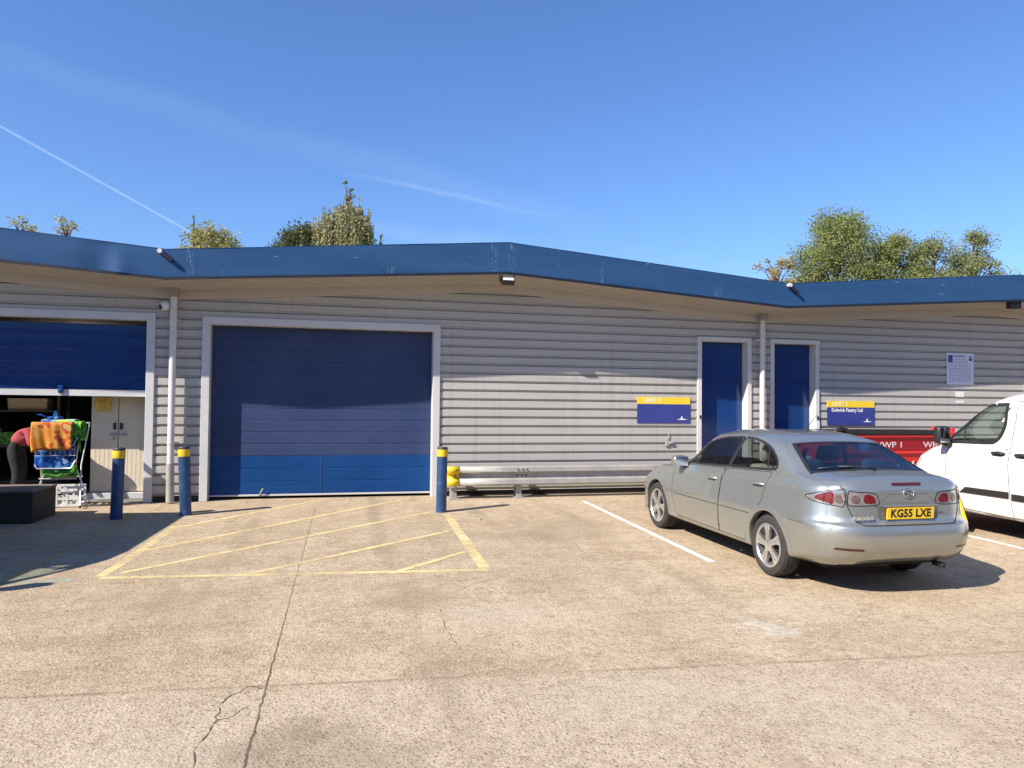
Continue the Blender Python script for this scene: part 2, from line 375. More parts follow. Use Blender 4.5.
lines('yellow_road_markings', 'yellow_line', [
    ([(-2.118, -4.888), (-.677, -5.03), (1.64, -5.242)], .085),
    ([(1.75, -1.75), (1.627, -5.2)], .12),
    ([(-2.129, -4.84), (-2.03, -3.8), (-1.93, -2.2)], .10),
    ([(-1.90, -2.314), (.009, .0)], .085), ([(-1.98, -3.695), (1.40, -.101)], .09), ([(-1.96, -4.714), (1.561, -1.569)], .08),
    ([(-.731, -4.983), (1.593, -3.095)], .08), ([(.748, -5.127), (1.564, -4.368)], .075)])
lines('faded_road_markings', 'faint_line', [
    ([(-3.0, -5.3), (-2.83, -3.394), (-2.66, -1.0)], .10), ([(-6.4, -5.9), (-2.9, -2.988)], .08), ([(-5.2, -6.0), (-2.84, -2.94 - 1.1)], .08), ([(-6.5, -3.8), (-2.75, -1.2)], .08)])
lines('white_road_markings', 'white_line', [([(4.235, -.85), (4.178, -5.335)], .075), ([(8.50, -.85), (8.42, -5.39)], .075)])
lines('pale_road_patch', 'pale_green', [([(-3.1, -4.98), (-2.35, -4.9)], .16)])  # pale green stripe, broken up by noise
bm = bmesh.new()
def crack(pts, w):
    p = [Vector((q[0], q[1], 0)) for q in pts]; out = []
    for a, c in zip(p[:-1], p[1:]):
        for i in range(5): out.append(a.lerp(c, i / 5) + Vector((rnd.uniform(-.014, .014), rnd.uniform(-.02, .02), 0)))
    out.append(p[-1]); row = []
    for i, q in enumerate(out):
        d = (out[min(i + 1, len(out) - 1)] - out[max(i - 1, 0)]).normalized(); n = Vector((-d.y, d.x, 0)); ww = w * max(.05, rnd.uniform(-.1, 1.3))
        row.append([bm.verts.new((s.x, s.y, gz(s.y) + .003)) for s in (q + n * ww, q - n * ww)])
    for a, c in zip(row[:-1], row[1:]): bm.faces.new((a[0], a[1], c[1], c[0]))
crack([(-.37, -7.98), (-.467, -7.90), (-.586, -8.12), (-.586, -8.367), (-.617, -8.546), (-.636, -8.713), (-.609, -8.906), (-.66, -9.3)], .0032)
crack([(-.40, -8.02), (-.43, -8.2), (-.52, -8.35), (-.585, -8.40)], .0022)
crack([(.956, -6.54), (.933, -7.07), (.957, -7.53)], .0022)
crack([(1.23, -5.95), (1.5, -5.7), (1.83, -5.49)], .002)
crack([(2.05, -1.9), (2.2, -2.2), (2.16, -2.4)], .006)
tag(link('ground_crack', bm, simple('crack_dirt', (.10, .075, .052), .95)), kind='structure')

# ------------------------------------------------------------------ the row of workshop units
VL, VR = -2.40, 8.18                 # valleys between the units
UNIT = VR - VL
XL, XR = VL - UNIT, VR + UNIT
OV = .86
def tri(x):                          # 0 in a valley, 1 on a ridge
    f = ((x - VL) / UNIT) % 1.0; return 1 - abs(2 * f - 1)
def wall_top(x): return 3.24 + .375 * tri(x)
def fas_bot(x): return 3.462 + .355 * tri(x)
def fas_top(x): return 3.885 + .43 * tri(x)
knots = [XL, (XL + VL) / 2, VL, (VL + VR) / 2, VR, (VR + XR) / 2, XR]
W = thing('warehouse', 'long low grey ribbed-metal row of workshop units with a zigzag blue fascia', 'warehouse', (0, 0, 0))
PITCH, Z0 = .156, 1.534
def cladding(x0, x1, z0, z1=None):
    """horizontal trapezoid sheet; z1=None runs up to the sloping top"""
    zt = z1 if z1 else 3.70
    prof = []
    k = math.floor((z0 - Z0) / PITCH) - 1
    while Z0 + k * PITCH < zt + .2:
        c = Z0 + k * PITCH
        prof += [(-.028, c - PITCH + .024), (-.028, c - .024), (.0, c - .019), (.03, c - .019), (.03, c - .009), (.0, c - .009), (.0, c + .020)]; k += 1
    b = bmesh.new()
    a = [b.verts.new((x0, y, z)) for y, z in prof]; c = [b.verts.new((x1, y, z)) for y, z in prof]
    for i in range(len(prof) - 1): b.faces.new((a[i], c[i], c[i + 1], a[i + 1]))
    def cut(co, no):
        bmesh.ops.bisect_plane(b, geom=list(b.verts) + list(b.edges) + list(b.faces), plane_co=co, plane_no=no, clear_outer=True)
    cut((0, 0, z0), (0, 0, -1))
    if z1: cut((0, 0, z1), (0, 0, 1))
    else:
        s = (wall_top(x1) - wall_top(x0)) / (x1 - x0); cut((x0, 0, wall_top(x0)), Vector((-s, 0, 1)).normalized())
    bmesh.ops.recalc_face_normals(b, faces=b.faces)
    for f in b.faces:
        pass
    return link('wall_panel', b, 'clad', W)
BASE = .10
openings = [(-6.66, -2.81, 2.885), (-1.862, 1.757, 2.86), (6.87, 7.84, 2.85), (8.42, 9.34, 2.85), (14.6, 18.22, 2.86)]
FR = .125
cuts = sorted(set(knots + [o[0] - .03 for o in openings] + [o[1] + .03 for o in openings]))
for a, c in zip(cuts[:-1], cuts[1:]):
    op = [o for o in openings if o[0] - .031 <= a and c <= o[1] + .031]
    cladding(a, c, op[0][2] + .03 if op else BASE)
# base plinth (dark) under the sheets, and flashings
edges = [XL] + [q for o in openings for q in (o[0] - .03, o[1] + .03)] + [XR]
plm = simple('dark_plinth', (.035, .03, .028), .9)
for a, c in zip(edges[0::2], edges[1::2]): MB().box(a, c, .016, .14, -.05, BASE).build('plinth', plm, W)
def seg_boxes(name, mat, fb, ft, y0, y1, d=0.0):
    m = MB()
    for a, c in zip(knots[:-1], knots[1:]):
        m.prism([(a, y0, fb(a)), (c, y0, fb(c)), (c, y0, ft(c)), (a, y0, ft(a))], (0, y1 - y0, 0))
    return m.build(name, mat, W)
seg_boxes('eaves_flashing', 'soffit', lambda x: wall_top(x) - .01, lambda x: fas_bot(x) - .055, -.075, .12)
# ribbed soffit
nr = 8; m = MB()
def sof(x, y): return fas_bot(x) + .03 - .115 * (y + OV) / (OV - .06)
for a, c in zip(knots[:-1], knots[1:]):
    for i in range(nr):
        y0 = -OV + .03 + (OV - .10) * i / nr; y1 = -OV + .03 + (OV - .10) * (i + 1) / nr
        for yy0, yy1, dz in ((y0, y1 - .045, 0), (y1 - .045, y1, .06)):
            m.poly([(a, yy0, sof(a, yy0) + dz), (c, yy0, sof(c, yy0) + dz), (c, yy1, sof(c, yy1) + dz), (a, yy1, sof(a, yy1) + dz)])
            if dz:
                for q in (yy0, yy1): m.poly([(a, q, sof(a, q)), (c, q, sof(c, q)), (c, q, sof(c, q) + dz), (a, q, sof(a, q) + dz)])
m.build('soffit', 'soffit', W)
# fascia sheets, one dented
fa = bmesh.new()
for a, c in zip(knots[:-1], knots[1:]):
    n = max(1, int((c - a) / .04)); cols = []
    for i in range(n + 1):
        x = a + (c - a) * i / n; col = []
        for j in range(9):
            z = fas_bot(x) + (fas_top(x) - fas_bot(x)) * j / 8; y = -OV
            dd = (x + 3.30) / .22; y += .030 * math.exp(-dd * dd) * (1 - j / 8) ** .5 if a < -2.5 < c + .2 else 0
            dd = (x + 3.02) / .15; y -= .030 * math.exp(-dd * dd) * (1 - j / 8) if a < -2.5 < c + .2 else 0
            y += .0022 * math.sin(x * 3.1 + j * .5) * math.sin(x * 1.3)
            col.append(fa.verts.new((x, y, z)))
        cols.append(col)
    for p, q in zip(cols[:-1], cols[1:]):
        for j in range(8): fa.faces.new((p[j], q[j], q[j + 1], p[j + 1]))
bmesh.ops.remove_doubles(fa, verts=fa.verts, dist=1e-4)
fo = link('fascia', fa, 'fascia', W, auto=2.2)
m = MB()
for a, c in zip(knots[:-1], knots[1:]):
    m.prism([(a, -OV - .007, fas_bot(a) - .034), (c, -OV - .007, fas_bot(c) - .034), (c, -OV - .007, fas_bot(c) + .006), (a, -OV - .007, fas_bot(a) + .006)], (0, .034, 0))
m.build('drip_edge', 'fascia_edge', W)
m = MB()                              # capping along the fascia top
for a, c in zip(knots[:-1], knots[1:]):
    m.prism([(a, -OV - .004, fas_top(a)), (c, -OV - .004, fas_top(c)), (c, -OV - .004, fas_top(c) + .006), (a, -OV - .004, fas_top(a) + .006)], (0, .10, 0))
m.build('capping', 'fascia', W)
m = MB()
for a, c in zip(knots[:-1], knots[1:]):
    m.prism([(a, -OV + .02, fas_top(a) - .22), (c, -OV + .02, fas_top(c) - .22), (c, -OV + .02, fas_top(c) - .16), (a, -OV + .02, fas_top(a) - .16)], (0, 15, 0))
m.build('roof', 'roof', W)
m = MB()

for q in ((XL, XR, 13.9, 14.0, 0, 3.6), (XL, XL + .1, .15, 13.9, 0, 3.6), (XR - .1, XR, .15, 13.9, 0, 3.6)): MB().box(*q).build('outer_wall', 'clad', W)
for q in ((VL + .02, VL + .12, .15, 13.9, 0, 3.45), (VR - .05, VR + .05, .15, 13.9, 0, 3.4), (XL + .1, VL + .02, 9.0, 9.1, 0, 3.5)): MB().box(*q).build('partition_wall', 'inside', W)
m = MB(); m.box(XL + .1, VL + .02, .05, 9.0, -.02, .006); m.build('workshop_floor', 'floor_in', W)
# downpipes with brackets
for px, ybase in ((VL, .32), (VR - .09, .05)):
    m = MB(); m.tube([(px, -.16, 3.5), (px, -.16, ybase + .2)], .052, 14)
    p = m.build('downpipe', 'pipe', W, auto=40)
    m = MB()
    m.lathe([(.062, -.06), (.062, .06)], 'Z', (px, -.16, ybase + .25), 14)
    m.tube([(px, -.16, ybase + .2), (px + .004, -.15, .02)], .062, 12)
    m.build('pipe_socket', 'galv' if px == VL else 'pipe', p, auto=40)
    for z in (.95, 2.9): MB().lathe([(.057, -.02), (.057, .02)], 'Z', (px, -.16, z), 14).box(px - .07, px + .07, -.12, -.03, z - .018, z + .018).build('pipe_bracket', 'pipe', p, auto=40)
    m = MB(); m.box(px - .068, px + .068, -.235, -.085, fas_bot(px) - .20, fas_bot(px) + .03, .01); m.build('rainwater_hopper', simple('grey_hopper', (.27, .25, .23), .6), W)
# overflow spouts through the fascia at the valleys
for px in (VL - .06, VR + .0):
    m = MB(); m.tube([(px, -OV - .045, 3.84), (px + .17, -OV - .050, 3.705)], .034, 12); sp = m.build('overflow_spout', simple('dark_spout', (.008, .012, .04), .45), W, auto=40)
    m = MB(); m.lathe([(.036, -.075), (.036, .0), (.026, .0)], 'Y', (px - .006, -OV - .005, 3.845), 14); m.build('spout_collar', 'trim', sp, auto=40)

    
def frame(parent, x0, x1, z1, w, y0=-.055, y1=.16, sill=0.0, mat='trim'):
    m = MB(); m.box(x0 - w, x0, y0, y1, sill, z1 + w, .006); m.box(x1, x1 + w, y0, y1, sill, z1 + w, .006); m.box(x0 + .0005, x1 - .0005, y0 + .001, y1, z1, z1 + w - .001, .006)
    return m.build('door_frame', mat, parent)
def roller(x0, x1, zt, zb, label=None, bent=False):
    root = bpy.data.objects.new('roller_door', None); C.objects.link(root); root.parent = W
    if label: root['label'] = label
    frame(root, x0, x1, zt, FR, mat='trim')
    Y = .17
    def panels(name, mat, za, zb_):
        n = max(1, round((zb_ - za) / .205)); h = (zb_ - za) / n; m = MB()
        for i in range(n):
            za_, zc = za + i * h, za + (i + 1) * h
            # gently bowed slat with a fine rebate at its foot
            pr = [(Y + .005, za_), (Y + .005, za_ + .005), (Y, za_ + .012), (Y - .001, (za_ + zc) / 2), (Y, zc - .006), (Y + .005, zc)]
            a = [m.b.verts.new((x0 - .02, y, z)) for y, z in pr]; c = [m.b.verts.new((x1 + .02, y, z)) for y, z in pr]
            for q in range(len(pr) - 1): m.b.faces.new((a[q], c[q], c[q + 1], a[q + 1]))
        return m.build(name, mat, root)
    if zb < .3:
        panels('lower_panel', 'door_new', zb + .03, .71); panels('upper_panel', 'door_old', .71, zt + .02)
        m = MB(); m.box(x0, x1, Y - .012, Y + .03, zb, zb + .03, .004); m.build('bottom_seal', 'trim', root)
        m = MB(); m.box((x0 + x1) / 2 - .052, (x0 + x1) / 2 - .044, Y - .006, Y + .01, zb + .04, .70); m.build('panel_joint', simple('joint_line', (.05, .09, .2), .5), root)
        m = MB(); m.tube([(x0 + .78, Y - .005, zb + .01), (x0 + .80, Y - .05, zb + .06), (x0 + .84, Y - .05, zb + .13)], .012, 8); m.build('pull_handle', 'galv', root, auto=40)
    else:
        panels('curtain_panel', 'door_navy', zb + .09, zt - .06)
        m = MB()
        a = [(x0, .14, zb), (x1, .14, zb - .015), (x1, .14, zb + .085), (x0, .14, zb + .09)]
        m.prism(a, (0, .05, 0)); m.build('bottom_rail', 'trim', root)
        m = MB(); m.box(-4.10, -4.03, .10, .15, zb + .03, zb + .15, .008); m.tube([(-4.065, .11, zb + .08), (-4.065, .07, zb + .08), (-4.04, .06, zb + .08)], .01, 8); m.build('lock', 'door_new', root)
    return root
roller(-6.66, -2.81, 2.885, 1.69, 'half-raised navy roller door with pale bottom rail'); roller(-1.862, 1.757, 2.86, .045, 'closed blue roller door with brighter bottom panels'); roller(14.6, 18.22, 2.86, .045)
def pdoor(x0, x1, hinge_left, label):
    root = bpy.data.objects.new('entrance_door', None); C.objects.link(root); root.parent = W; root['label'] = label
    m = MB(); zt = 2.85; w = .085
    m.box(x0 - w, x0, -.055, .24, -.01, zt + w, .006); m.box(x1, x1 + w, -.055, .24, -.01, zt + w, .006); m.box(x0 + .0005, x1 - .0005, -.054, .24, zt, zt + w - .001, .006)
    m.build('door_frame', 'jamb', root)
    m = MB(); m.box(x0 + .003, x1 - .003, .15, .19, 2.13, zt - .003); m.build('overpanel', 'door_navy', root)
    m = MB(); m.box(x0 + .003, x1 - .003, .135, .19, 2.095, 2.128, .004); m.build('transom', 'door_navy', root)
    m = MB(); m.box(x0 + .006, x1 - .006, .145, .19, .02, 2.09, .004); leaf = m.build('leaf', 'door_navy', root)
    hx = x1 - .08 if hinge_left else x0 + .08
    m = MB(); m.box(hx - .022, hx + .022, .135, .146, .98, 1.16, .004); m.tube([(hx, .14, 1.08), (hx, .09, 1.08), (hx + (-.1 if hinge_left else .1), .088, 1.08)], .011, 8)
    m.build('handle', 'galv', leaf, auto=40)
    m = MB(); m.box(x0 - .05 if hinge_left else x1 + .02, x0 - .02 if hinge_left else x1 + .05, -.075, -.056, 1.38, 1.44, .004); m.build('bell_push', 'black', root)
pdoor(6.87, 7.84, True, 'blue entrance door left of the downpipe'); pdoor(8.42, 9.34, False, 'blue entrance door right of the downpipe')

# ------------------------------------------------------------------ wall-mounted things
t = thing('floodlight', 'small black floodlight under the ridge of the blue fascia', 'floodlight', (2.89, -.74, 3.755))
m = MB(); m.box(-.11, .11, -.05, .05, -.155, -.02, .01); bo = m.build('housing', 'black', t); bo.rotation_euler = (R(-40), 0, 0)
m = MB(); m.box(-.09, .09, -.056, -.049, -.14, -.035); lo = m.build('lamp_glass', 'lamp_face', t); lo.rotation_euler = (R(-40), 0, 0)
m = MB(); m.tube([(-.12, 0, -.09), (-.12, 0, .06), (.12, 0, .06), (.12, 0, -.09)], .012, 6); m.build('bracket', 'black', t)
t = thing('floodlight', 'black floodlight under the fascia at the right-hand edge', 'floodlight', (13.46, -.70, 3.82))
m = MB(); m.box(-.13, .13, -.06, .06, -.17, -.02, .01); m.build('housing', 'black', t)
m = MB(); m.tube([(-.12, 0, -.09), (-.12, 0, .06), (.12, 0, .06), (.12, 0, -.09)], .012, 6); m.build('bracket', 'black', t)
t = thing('security_camera', 'small white dome camera beside the left downpipe', 'security camera', (-2.53, -.03, 3.12))
m = MB(); m.lathe([(.05, 0), (.055, -.03), (.075, -.05), (.08, -.12), (.06, -.17), (.03, -.19)], 'Y', (0, 0, 0), 20); m.build('housing', 'white_ink', t, auto=40)
m = MB(); m.lathe([(.04, -.186), (.03, -.20), (0.001, -.205)], 'Y', (-.045, .02, -.02), 14); m.build('camera_lens', 'lens', t, auto=40)
t = thing('padlock_hasp', 'small grey bracket fixed to the ribbed wall above the guardrail', 'wall bracket', (6.18, -.029, .95))
m = MB(); m.box(-.05, .02, -.03, 0, -.09, .05, .006); m.box(.02, .10, -.045, -.005, -.05, .0, .006); m.build('plate_body', 'galv', t)
m = MB(); m.tube([(-.01, -.02, .05), (.0, -.03, .12), (.015, -.02, .14)], .008, 6); m.build('hook', 'galv', t)

def unit_sign(x0, x1, z0, z1, label, unit, name=None):
    t = thing('unit_sign', label, 'sign', ((x0 + x1) / 2, -.0305, (z0 + z1) / 2))
    w, h = x1 - x0, z1 - z0; zb = h / 2 - .128
    m = MB(); m.box(-w / 2, w / 2, -.012, 0, -h / 2, zb); m.build('board', 'sign_blue', t)
    m = MB(); m.box(-w / 2, w / 2, -.013, 0, zb + .0005, h / 2); m.build('header_band', 'sign_yellow', t)
    text('lettering', unit, .115, 'cream_ink', t, (-w / 2 + .115, -.0145, h / 2 - .064), align='LEFT', bold=.004)
    if name: text('lettering', name, .098, 'white_ink', t, (-w / 2 + .095, -.0135, .055), align='LEFT', bold=.0032, sx=.94)
    m = MB(); y = -.0145; cx = w / 2 - .17; cz = -h / 2 + .065
    m.prism([(cx - .105, y, cz), (cx - .02, y, cz + .018), (cx + .02, y, cz + .018), (cx + .12, y, cz), (cx + .02, y, cz - .008), (cx - .02, y, cz - .008)], (0, .002, 0))
    m.prism([(cx - .024, y, cz + .019), (cx + .018, y, cz + .019), (cx + .012, y, cz + .05), (cx - .004, y, cz + .072), (cx - .012, y, cz + .05)], (0, .002, 0)); m.build('emblem', 'white_ink', t)
    return t
unit_sign(5.563, 6.633, 1.292, 1.771, 'navy and yellow sign with blank blue panel over the guardrail', 'UNIT 2')
unit_sign(9.61, 10.70, 1.266, 1.745, 'navy and yellow sign lettered with a company name above the red bin', 'UNIT 1', 'Dulwich Pantry Ltd')
t = thing('parking_notice', 'pale printed parking notice high on the wall above the white van', 'notice', (12.80, -.0305, 2.442))
m = MB(); m.box(-.34, .34, -.01, 0, -.328, .328, .004); m.build('board', 'notice', t)
text('lettering', 'PARKING', .072, 'notice_ink', t, (-.02, -.0115, .262), bold=.003)
m = MB(); m.box(-.305, -.19, -.0125, -.0095, .13, .285); m.build('logo_block', 'notice_navy', t)
m = MB(); m.box(.22, .30, -.0125, -.0095, .17, .22); m.tube([(.235, -.011, .22), (.235, -.011, .265), (.285, -.011, .265), (.285, -.011, .22)], .010, 6); m.build('padlock_symbol', 'notice_navy', t)
m = MB(); rn = random.Random(2)
for i in range(13):
    z = .20 - i * .038; x = -.16 if i < 3 else -.28; xe = .17 if i < 3 else .28
    while x < xe:
        l = rn.uniform(.02, .07); m.box(x, min(x + l, xe), -.0115, -.0095, z - .008, z + .008); x += l + .016
m.build('small_print', 'notice_ink', t)
for i, (z, hh, ww, lb, mt) in enumerate(((2.035, .03, .19, 'thin grey strip label directly under the parking notice', 'notice_ink'), (1.915, .115, .21, 'square white sticker with a pale mark below the parking notice', 'white_ink'), (1.755, .05, .20, 'narrow white sticker lowest beneath the parking notice', 'white_ink'))):
    t = thing('sticker', lb, 'sticker', (12.80, -.0292, z), group=None)
    m = MB(); m.box(-ww / 2, ww / 2, -.004, 0, -hh / 2, hh / 2); m.build('label_sheet', mt, t)
    if i == 1: m = MB(); m.lathe([(.03, -.006), (.03, -.0035)], 'Y', (0, 0, 0), 12); m.build('mark', 'cream_ink', t)
t = thing('sticker', 'white sticker on the frame of the right entrance door', 'sticker', (9.385, -.058, 1.27))
m = MB(); m.box(-.035, .035, -.004, 0, -.10, .07); m.build('label_sheet', 'white_ink', t)

# ------------------------------------------------------------------ bollards and rail
def bollard(x, y, lean, label):
    t = thing('bollard', label, 'bollard', (x, y, gz(y)), group='blue bollards with yellow bands'); t.rotation_euler = (0, R(lean), 0)
    return t
def bol_parts(t):
    m = MB(); m.lathe([(.079, -.02), (.079, .845)], 'Z', seg=28); m.build('post', 'bol_blue', t, auto=40)
    m = MB(); m.lathe([(.0815, .845), (.0825, .85), (.0825, .945), (.0815, .95)], 'Z', seg=28); m.build('reflective_band', 'yellow', t, auto=40)
    m = MB(); m.lathe([(.0795, .95), (.080, .975), (.074, .987), (.001, .990)], 'Z', seg=28); m.build('cap', 'bol_cap', t, auto=40)
b0 = bollard(-2.83, -1.494, 1.1, 'blue yellow-banded bollard in front of the cream cupboard doors'); bol_parts(b0)
for x, y, ln, lb in ((-1.965, -1.301, -2.6, 'blue yellow-banded bollard leaning beside the left downpipe'), (1.698, -1.59, .5, 'blue yellow-banded bollard at the left end of the guardrail')):
    c = copy_tree(b0); c.location = (x, y, gz(y)); c.rotation_euler = (0, R(ln), 0); c['label'] = lb

t = thing('guardrail', 'galvanised steel guardrail along the wall with a yellow painted end', 'guardrail', (0, -.34, 0))
prof = [(.0, .548), (-.05, .542), (-.078, .528), (-.080, .458), (-.012, .428), (-.010, .345), (-.078, .318), (-.080, .248), (-.05, .222), (.0, .215)]
def rail(x0, x1, mat, name, off=0.0):
    b = bmesh.new(); n = max(1, int((x1 - x0) / .8)); rows = []
    for i in range(n + 1):
        x = x0 + (x1 - x0) * i / n; j = .004 * math.sin(x * 1.7)
        rows.append([b.verts.new((x, y - off + j, z)) for y, z in prof])
    for p, q in zip(rows[:-1], rows[1:]):
        for k in range(len(prof) - 1): b.faces.new((p[k], q[k], q[k + 1], p[k + 1]))
    bmesh.ops.recalc_face_normals(b, faces=b.faces)
    o = link(name, b, mat, t, auto=28)
    sm = o.modifiers.new('thickness', 'SOLIDIFY'); sm.thickness = .005; sm.offset = 0
    return o
rail(2.18, 6.55, 'galv', 'beam'); rail(1.97, 2.183, 'yellow', 'painted_end', .002)
for x in (2.10, 3.24, 5.75):
    m = MB(); m.box(x - .05, x + .05, .012, .075, -.02, .50, .004); m.box(x - .008, x + .008, .075, .16, -.02, .50); m.box(x - .05, x + .05, .16, .17, -.02, .50); m.box(x - .09, x + .09, -.04, .19, -.005, .012); m.build('post', 'galv', t)
for x in (2.12, 3.20, 3.28, 3.36):
    for z in (.385, .49): MB().lathe([(.014, -.10 if z > .45 else -.03), (.014, -.06 if z > .45 else .0)], 'Y', (x, 0, z), 8).build('bolt', 'dark_metal', t)
m = MB(); m.lathe([(.02, -.016), (.02, .0)], 'Y', (2.075, 0, .385), 10); m.build('bolt_hole', 'gap', t)

# ------------------------------------------------------------------ inside the open unit
t = thing('cupboard', 'cream two-door cupboard standing just inside the half-open unit', 'cupboard', (-3.35, .62, 0))
m = MB(); m.box(-.41, .41, .02, .5, .05, 1.98); m.build('carcass', 'cream', t)
for s in (-1, 1):
    m = MB(); x0, x1 = (-.405, -.008) if s < 0 else (.008, .405); m.box(x0, x1, -.01, .018, .115, 1.95, .006)
    for k in range(5): xx = x0 + (x1 - x0) * (k + 1) / 6; m.box(xx - .002, xx + .002, -.0125, -.0105, .15, 1.50)
    m.box(x0 + .05, x1 - .05, -.014, -.0105, 1.53, 1.9, .002)
    d = m.build('cupboard_door', 'cream', t)
    m = MB(); m.box(s * .05 - .018, s * .05 + .018, -.05, -.011, 1.13, 1.24, .006); m.build('handle', 'black', d)
m = MB(); m.box(-.45, .45, -.10, .5, 0, .10, .008); m.build('plinth', 'trim', t)
m = MB(); m.box(-.12, .13, -.03, -.012, 1.03, 1.075, .004); m.lathe([(.02, -.04), (.02, -.02)], 'Y', (-.06, 0, .98), 10); m.build('hasp', 'galv', t)
t = tag(MB().box(-3.69, -3.46, .588, .594, 1.43, 1.655).build('poster', 'poster'), 'small yellow picture stuck high on the left cupboard door', 'poster')

t = thing('clothes_airer', 'white wire clothes airer standing in the half-open doorway under colourful towels', 'clothes airer', (-3.92, -.32, 0))
m = MB(); r = .0095
for y in (-.22, .22):
    m.tube([(-.30, -y, .03), (-.20, y * .6, .62), (-.28, y, 1.26)], r, 8); m.tube([(.36, -y, .03), (.26, y * .6, .62), (.34, y, 1.26)], r, 8)
    m.tube([(-.28, y, 1.26), (.34, y, 1.26)], r, 8); m.tube([(-.22, -y * .7, .44), (.28, -y * .7, .44)], r, 8)
for q in (-.30, .36): m.tube([(q, -.22, .03), (q, .22, .03)], r, 8)
for z, hw in ((.94, .27), (.60, .25)): m.tube([(-hw, -.235, z + .06), (-hw + .03, -.25, z), (hw - .02, -.25, z), (hw + .04, -.235, z + .12)], r, 8)
m.build('frame', 'trolley', t, auto=40)
m = MB()
for i in range(6): y = -.20 + .08 * i; m.tube([(-.28, y, 1.26), (.34, y, 1.26)], .004, 6)
for i in range(9): x = -.24 + .065 * i; m.tube([(x, -.25, .94 - .16), (x, -.25, .94)], .003, 5)
m.tube([(-.26, -.25, .86), (.30, -.25, .86)], .003, 5); m.tube([(-.26, -.25, .79), (.30, -.25, .79)], .003, 5)
m.build('wires', 'trolley', t)
for q in (-.30, .36):
    for y in (-.22, .22): MB().lathe([(.022, -.012), (.022, .012)], 'X', (q, y, .024), 12).build('foot', 'black', t)
def towel(name, label, mat, x0, x1, yf, yb, ztop, zf, zb, amp=.02, seed=0):
    """cloth folded over a rail: front drop, crest, back drop, with vertical folds"""
    b = bmesh.new(); rr = random.Random(seed); nu, nv = 22, 18; ph = rr.uniform(0, 6); g = []
    for i in range(nu + 1):
        u = i / nu; x = x0 + (x1 - x0) * u; col = []
        for j in range(nv + 1):
            v = j / nv
            if v < .6:
                q = v / .6; z = zf(u) + (ztop - zf(u)) * q; y = yf
            elif v < .7: q = (v - .6) / .1; z = ztop + .012 * math.sin(q * 3.14); y = yf + (yb - yf) * q
            else: q = (v - .7) / .3; z = ztop - (ztop - zb) * q; y = yb
            hang = max(0, ztop - z) / .5
            y += amp * (math.sin(u * 13 + ph + z * 3) + .5 * math.sin(u * 29 + ph * 2 + z * 9)) * min(1, hang + .15) * (1 if v < .65 else -1)
            col.append(b.verts.new((x + .012 * math.sin(z * 9 + ph) * hang, y, z)))
        g.append(col)
    for i in range(nu):
        for j in range(nv): b.faces.new((g[i][j], g[i + 1][j], g[i + 1][j + 1], g[i][j + 1]))
    o = link(name, b, mat, None, True); o.location = (-3.92, -.32, 0)
    s = o.modifiers.new('thickness', 'SOLIDIFY'); s.thickness = .006
    return tag(o, label, 'towel')
towel('towel', 'orange and yellow printed towel hanging highest on the airer', 'towel_orange', -.29, .25, -.300, -.20, 1.275, lambda u: .84 + .02 * math.sin(u * 5) + .06 * u, .95, .024, 1)
towel('towel', 'blue printed towel hanging below the orange towel', 'towel_blue', -.26, .26, -.225, -.16, .995, lambda u: .585 + .02 * math.cos(u * 6), .66, .012, 2)
towel('towel', 'green towel lowest on the airer below the blue towel', 'towel_green', -.16, .28, -.215, -.12, .64, lambda u: .47 + .10 * abs(u - .45), .46, .014, 3)
towel('towel', 'bright green towel draped over the right end of the airer', 'towel_green', .22, .355, -.24, .0, 1.285, lambda u: .92 + .12 * math.sin(u * 4), 1.0, .015, 4)
towel('towel', 'pale lime and blue towel lying along the airer top', 'towel_lime', -.23, .22, -.10, .16, 1.31, lambda u: 1.2, 1.15, .012, 5)
t = thing('laundry_peg_bag', 'small blue peg bag perched on top of the airer', 'peg bag', (-3.99, -.32, 1.33))
m = MB(); m.box(-.10, .10, -.05, .05, -.01, .03, .012); m.prism([(-.03, -.02, .03), (.035, -.02, .03), (.012, -.02, .115), (-.008, -.02, .115)], (0, .04, 0)); m.build('cloth_body', 'towel_blue', t)
m = MB(); m.tube([(-.10, 0, .01), (-.18, -.02, .055), (-.24, -.02, .06)], [.008, .014, .006], 8); m.build('strap', 'towel_blue', t)
t = thing('plastic_crate', 'white slatted plastic crate standing beneath the airer', 'crate', (-3.87, -.18, .005))
m = MB(); w, d, h = .24, .17, .30
for z in (.0, .10, .20, .27):
    m.box(-w, w, -d, -d + .018, z, z + .035); m.box(-w, w, d - .018, d, z, z + .035); m.box(-w, -w + .018, -d + .019, d - .019, z, z + .034); m.box(w - .018, w, -d + .019, d - .019, z, z + .034)
for x in (-w + .015, -.07, .07, w - .015):
    for y in (-d + .009, d - .009): m.box(x - .014, x + .014, y - .011, y + .011, .001, .303)
m.build('slatted_side', 'crate_white', t)
m = MB(); m.box(-w + .02, w - .02, -d + .02, d - .02, .004, .014); m.build('base', 'crate_white', t)
t = thing('timber_box', 'dark low timber box at the lower left before the open unit', 'box', (-4.17, -1.30, gz(-1.3)), rz=R(-3))
m = MB(); m.box(-.42, .40, -.40, .36, 0, .405, .008); m.build('carcass', 'crate_dark', t)
m = MB(); m.box(-.43, .41, -.41, .37, .406, .438, .006)
m.build('lid', 'brown_top', t)
for z in (.04, .30): MB().box(-.40, .38, -.408, -.401, z, z + .06).build('batten', 'crate_dark', t)
t = thing('storage_rack', 'dark metal storage rack in the gloom behind the bending person', 'rack', (-5.2, 1.7, 0))
m = MB()
for x in (-.7, .7):
    for y in (-.25, .25): m.box(x - .02, x + .02, y - .02, y + .02, 0, 2.0)
